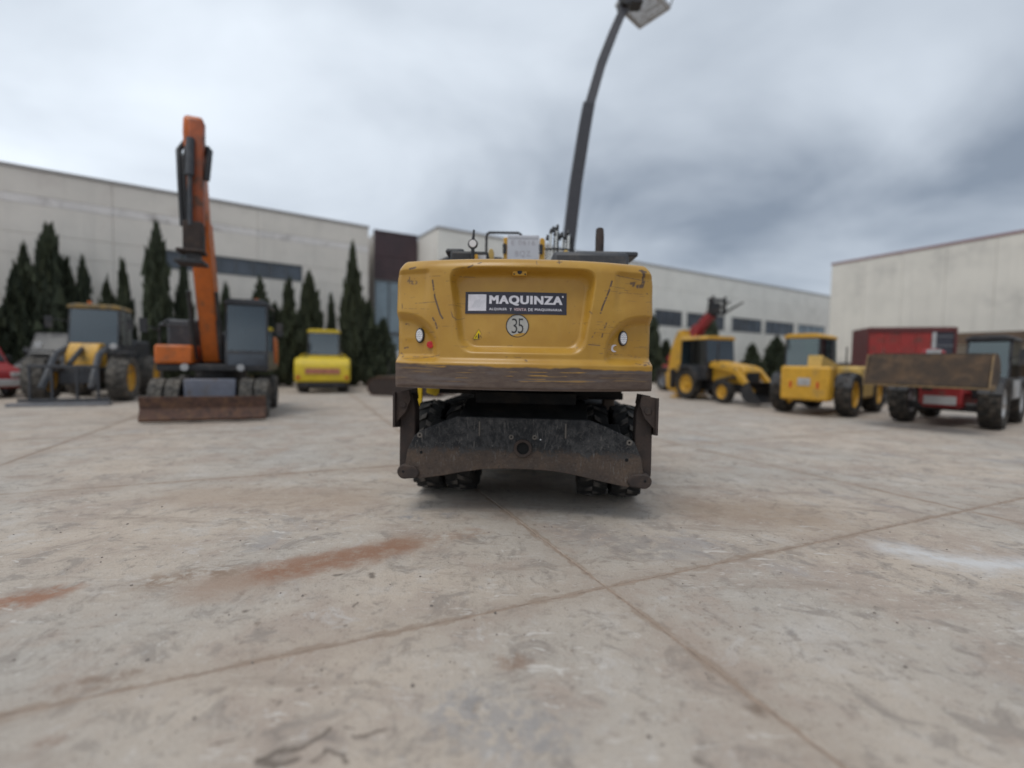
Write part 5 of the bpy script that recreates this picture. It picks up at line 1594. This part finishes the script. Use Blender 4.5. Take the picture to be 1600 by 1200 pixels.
for s in (-1, 1):
    MB().prism([(-.8, .7), (-.62, 1.2), (-.2, 1.5), (.3, 1.5), (.7, 1.2), (.8, .9), (.7, .9), (.55, 1.15), (.25, 1.42), (-.2, 1.42), (-.55, 1.15), (-.7, .7)], 'x', s * .86 - .24, s * .86 + .24).build('mudguard', BLK, BH, 0.01)
    MB().prism([(1.0, 1.5), (1.15, 1.72), (2.5, 1.5), (3.45, 0.6), (3.35, 0.42), (2.4, 1.25)], 'x', s * .60 - .07, s * .60 + .07).build('loader_arm', YEL, BH, 0.02)
    MB().cyl((s * .6, 1.4, 0.9), (s * .6, 2.6, 1.15), 0.06, n=12).build('lift_cylinder', BLK, BH)
    st2 = MB().prism([(s * .7 - .1, 0.15), (s * .7 + .1, 0.15), (s * .7 + .1, 1.6), (s * .7 - .1, 1.6)], 'y', -1.05, -0.85).box(s * .72 - .22, s * .72 + .22, -1.15, -0.75, 0.0, 0.1)
    st2.build('stabiliser', YEL, BH, 0.02)
arc2 = [(3.75 + .5 * math.cos(R(a)), .55 + .42 * math.sin(R(a))) for a in range(110, 281, 20)]
bb = MB().prism(arc2 + [(x * .99 + .06, z * .97 + .02) for x, z in arc2[::-1]], 'x', -1.1, 1.1)
for s in (-1.1, 1.08):
    bb.prism(arc2 + [(4.25, .12)], 'x', s, s + .02)
bb.build('front_bucket', BLK, BH, 0.008)
B('slide_frame', BLK, BH, (-1.05, 1.05, -1.12, -0.98, 0.45, 1.35), bevel=0.03)
MB().prism([(-1.15, 0.7), (-1.55, 0.7), (-1.95, 1.6), (-1.75, 2.55), (-1.6, 3.1), (-1.3, 3.1), (-1.15, 2.5), (-1.3, 1.6)], 'x', -0.22, 0.22).build('digging_boom', YEL, BH, 0.03)
MB().prism([(-1.3, 3.25), (-1.75, 3.2), (-2.2, 2.3), (-2.4, 1.1), (-2.0, 1.0), (-1.75, 2.1)], 'x', -0.2, 0.2).build('dipper', YEL, BH, 0.03)
MB().prism([(-2.4, 1.15), (-2.05, 1.05), (-1.6, .7), (-1.5, .35), (-1.9, .2), (-2.3, .45)], 'x', -0.32, 0.32).build('digging_bucket', YEL, BH, 0.03)
MB().cyl((0, -1.6, 1.3), (0, -2.05, 2.6), 0.065, n=12).cyl((0, -1.95, 2.9), (0, -2.4, 1.6), 0.055, n=12).build('dipper_cylinder', RED, BH)
MB().cyl((0.5, 1.35, 1.7), (0.5, 1.35, 2.55), 0.04, n=10).build('exhaust_pipe', BLK, BH)
MB().cyl((0.3, -0.3, 2.85), (0.3, -0.3, 2.98), 0.06, n=10).build('beacon', ORA, BH)


# ================================================================== TELEHANDLERS
def telehandler(label, loc, rz, col, pod, rim, glass_, tip, dark_boom=None, group=None, WR=0.64, roof=None, bw=1.0, wide=False):
    t = thing('telehandler', label, 'telehandler', loc, rz, group)
    for y in (1.4, -1.4):
        for x in (-0.95, 0.95):
            wheel(t, x, y, WR, 0.46, rim, RUB, 16)
    B('chassis', col, t, (-0.42, 0.42, -2.05, 2.0, 0.52, 0.98), bevel=0.04)
    B('rear_body', col, t, (-0.72, 0.72, -2.45, -1.95, 0.5, 1.6) if wide else (-0.5, 0.5, -2.35, -1.5, 0.55, 1.55), bevel=0.08)
    B('engine_cover', pod, t, (0.40, 1.12, -0.82, 0.80, 0.55, 1.62), bevel=0.1)
    for s in (-1, 1):
        for y in (1.4, -1.4):
            MB().prism([(y - .66, .95), (y - .5, 1.25), (y - .2, 1.38), (y + .2, 1.38), (y + .5, 1.25), (y + .66, .95), (y + .6, .95), (y + .46, 1.2), (y + .18, 1.32), (y - .18, 1.32), (y - .46, 1.2), (y - .6, .95)],
                       'x', s * .95 - .24, s * .95 + .24).build('mudguard', BLK, t, 0.01)
    cab(t, -1.15, -0.02 if wide else -0.2, -1.0 if wide else -0.75, 0.85, 0.75, 1.35, 2.6 if wide else 2.42, BLK, BLK, roof or col, gl=glass_, rake=0.22)
    if wide:
        B('cab_guard', BLK, t, (0.0, 0.32, -0.9, 0.7, 1.62, 1.72), (0.28, 0.32, -0.9, -0.84, 1.72, 2.5), (0.28, 0.32, 0.62, 0.68, 1.72, 2.3), bevel=0.01)
    p0 = Vector((0.12, -1.95, 1.72))
    p1 = Vector((0.12, *tip))
    d = (p1 - p0).normalized()
    n_ = Vector((1, 0, 0)).cross(d)
    pm = p0.lerp(p1, 0.72)

    def sec(a, b, w, h):
        m = MB()
        v = [q + Vector((sx * w, 0, 0)) + n_ * (sy * h) for q in (a, b) for sx, sy in ((-1, -1), (1, -1), (1, 1), (-1, 1))]
        return m.add(v, [(0, 1, 2, 3), (7, 6, 5, 4), (0, 4, 5, 1), (1, 5, 6, 2), (2, 6, 7, 3), (3, 7, 4, 0)])
    sec(p0, pm, 0.17 * bw, 0.20 * bw).build('boom', dark_boom or col, t, 0.02)
    sec(p0.lerp(p1, 0.5), p1, 0.13 * bw, 0.155 * bw).build('boom_extension', dark_boom or col, t, 0.02)
    sec(p1 - d * .1, p1 + d * .35 - Vector((0, 0, .35)), 0.11, 0.13).build('boom_head', BLK, t, 0.02)
    MB().cyl((0.12, -0.9, 0.95), p0.lerp(p1, 0.42) - n_ * .2, 0.07, n=12).build('lift_cylinder', BLK, t)
    yr_ = -2.452 if wide else -2.355
    MB().box(0.36, 0.42, yr_ - .015, yr_, 0.9, 1.1).box(-0.42, -0.36, yr_ - .015, yr_, 0.9, 1.1).build('tail_light', REFR, t)
    MB().tube([(-1.1, .75, 1.9), (-1.35, .95, 2.0)], .018, 6).box(-1.48, -1.3, .94, .98, 1.75, 2.15).build('mirror', BLK, t)
    return t, p1


T1, tipp = telehandler('yellow telehandler seen from its rear corner right of the backhoe loader', (11.23, 16.75, 0), -50, YEL, YEL2, YEL, GLG, (3.6, 0.75), YEL2, WR=0.72, bw=1.2, wide=True)
B('exhaust_grille', BLK, T1, (1.122, 1.128, -0.35, 0.0, 1.05, 1.35), bevel=0)
B('rear_badge', LGR, T1, (-0.18, 0.18, -2.465, -2.452, 0.98, 1.22), bevel=0)
B('fork_carriage', BLK, T1, (-0.5, 0.74, 3.85, 3.95, 0.15, 0.22), (-0.5, 0.74, 3.85, 3.95, 0.62, 0.7), (-0.42, -0.34, 3.86, 3.94, 0.22, 0.62), (0.58, 0.66, 3.86, 3.94, 0.22, 0.62), bevel=0.01)
for x in (-0.3, 0.5):
    MB().prism([(3.95, 0.03), (4.9, 0.03), (4.9, 0.06), (4.02, 0.1), (4.02, 0.7), (3.95, 0.7)], 'x', x - .06, x + .06).build('fork_tine', BLK, T1)
MB().cyl((-0.7, -0.3, 2.55), (-0.7, -0.3, 2.68), 0.06, n=10).build('beacon', ORA, T1)

T2, tipp = telehandler('red telehandler carrying a wide earth stained bucket at the right', (13.42, 14.2, 0), 126.5, RED, RED, LGR, GLG, (2.55, 1.5), RED, WR=0.71, roof=BLK)
arc3 = [(3.35 + .62 * math.cos(R(a)), 1.56 + .42 * math.sin(R(a))) for a in range(90, 271, 15)]
bm2 = MB().prism(arc3 + [(x * .99 + .05, z * .98 + .03) for x, z in arc3[::-1]], 'x', -1.22, 1.22)
for s in (-1.22, 1.19):
    bm2.prism(arc3 + [(3.95, 1.16), (3.7, 1.9)], 'x', s, s + .03)
bk2 = bm2.build('bucket', TAN, T2, 0.008)
# the underside turned towards the yard, with a bright worn cutting edge
MB().prism([(3.30, 1.10), (3.98, 1.12), (3.98, 1.16), (3.30, 1.145)], 'x', -1.235, 1.235).build('cutting_edge', TANL, T2, 0.006)
MB().prism([(3.96, 1.165), (3.66, 1.95), (3.62, 1.95), (3.92, 1.165)], 'x', -1.19, 1.19).build('bucket_load', TAN, T2, 0.02)
for x in (-1.232, 1.205):
    MB().prism([(3.3, 1.16), (3.97, 1.17), (3.70, 1.95), (3.64, 1.95), (3.88, 1.24), (3.3, 1.22)], 'x', x, x + .027).build('bucket_cheek', TANL, T2)
B('front_panel', RED, T2, (-0.46, 0.46, 2.02, 2.14, 0.6, 1.15), bevel=0.05)
B('number_panel', LGR, T2, (-0.34, 0.34, 2.145, 2.155, 0.62, 0.85), bevel=0)
B('front_axle', BLK, T2, (-0.85, 0.85, 1.3, 1.55, 0.42, 0.66), bevel=0.05)
B('boom_nose', RED, T2, (-0.1, 0.34, 2.1, 2.75, 1.5, 2.12), bevel=0.12)
B('nose_patch', LGR, T2, (-0.104, 0.2, 2.752, 2.76, 1.75, 2.1), bevel=0)
B('cab_side_panel', LGR, T2, (-1.17, -1.13, -0.75, 0.2, 0.8, 1.3), bevel=0.01)

T3, tipp = telehandler('dark red telehandler behind the backhoe with its boom raised and black forks up', (10.4, 27.0, 0), 199, REDB, REDB, GRY, GLS, (1.35, 4.35), RED, bw=1.45)
h_ = T3
B('fork_carriage', BLK, T3, (-0.45, 0.7, 1.62, 1.75, 4.25, 4.4), (-0.45, 0.7, 1.62, 1.75, 4.95, 5.1), (-0.4, -0.25, 1.63, 1.74, 4.4, 4.95), (0.5, 0.65, 1.63, 1.74, 4.4, 4.95), (-0.1, 0.35, 1.4, 1.72, 4.3, 4.9), bevel=0.01)
for x in (-0.3, 0.5):
    MB().prism([(1.75, 4.3), (3.0, 4.75), (3.0, 4.79), (1.83, 4.42), (1.83, 5.2), (1.75, 5.2)], 'x', x - .06, x + .06).build('fork_tine', BLK, T3)

# ================================================================== RED BOX TRAILER
RT_ = thing('box_trailer', 'dull red high sided box trailer behind the earth stained bucket', 'trailer', (16.95, 20.0, 0), math.degrees(math.atan2(-0.34, 0.94)))
B('trailer_bed', BLK, RT_, (-1.9, 1.9, 0.1, 2.1, 0.85, 1.05), bevel=0.02)
pw = 2.45 / 4
for i in range(4):
    B('side_panel', REDB, RT_, (-1.82 + i * pw + .008, -1.82 + (i + 1) * pw - .008, 0.06, 0.12, 1.08, 3.2), bevel=0.012)
B('frame', pmat('dark_red_frame', (0.10, 0.02, 0.02), 0.6), RT_, (-1.93, -1.83, 0.0, 2.1, 1.0, 3.4), (1.45, 1.55, 0.0, 2.1, 1.0, 3.4), (-1.83, 1.45, 0.0, 0.12, 3.22, 3.42), (-1.83, 1.45, 2.0, 2.1, 3.22, 3.4), bevel=0.015)
B('mid_rail', RED, RT_, (-1.82, 0.62, 0.0, 0.055, 2.0, 2.1), bevel=0.01)
B('post', LGR, RT_, (0.64, 0.78, 0.02, 0.14, 1.05, 3.2), bevel=0.01)
gm = B('mesh_window', pmat('dark_mesh', (0.03, 0.032, 0.045), 0.5, var=0.4, scale=30), RT_, (0.80, 1.44, 0.06, 0.12, 1.08, 3.2), bevel=0.01)
for i in range(5):
    B('mesh_bar', GRY, gm, (0.80, 1.44, 0.03, 0.058, 1.4 + i * .4, 1.44 + i * .4), bevel=0)
for x in (-1.2, 1.0):
    for y in (0.35, 1.85):
        o = link('wheel', rim_mesh(0.42, 0.3, GRY), RT_, loc=(x, y, 0.42), rot=(0, 0, R(90)))
        link('tyre', tyre_mesh(0.42, 0.3, 16, RUB), o)
B('axle_beam', BLK, RT_, (-1.25, 1.05, 0.32, 1.9, 0.38, 0.46), (-1.3, -1.1, .4, 1.8, .46, .86), (0.9, 1.1, .4, 1.8, .46, .86), bevel=0.02)

RT_.scale = (0.9, 0.9, 0.97)
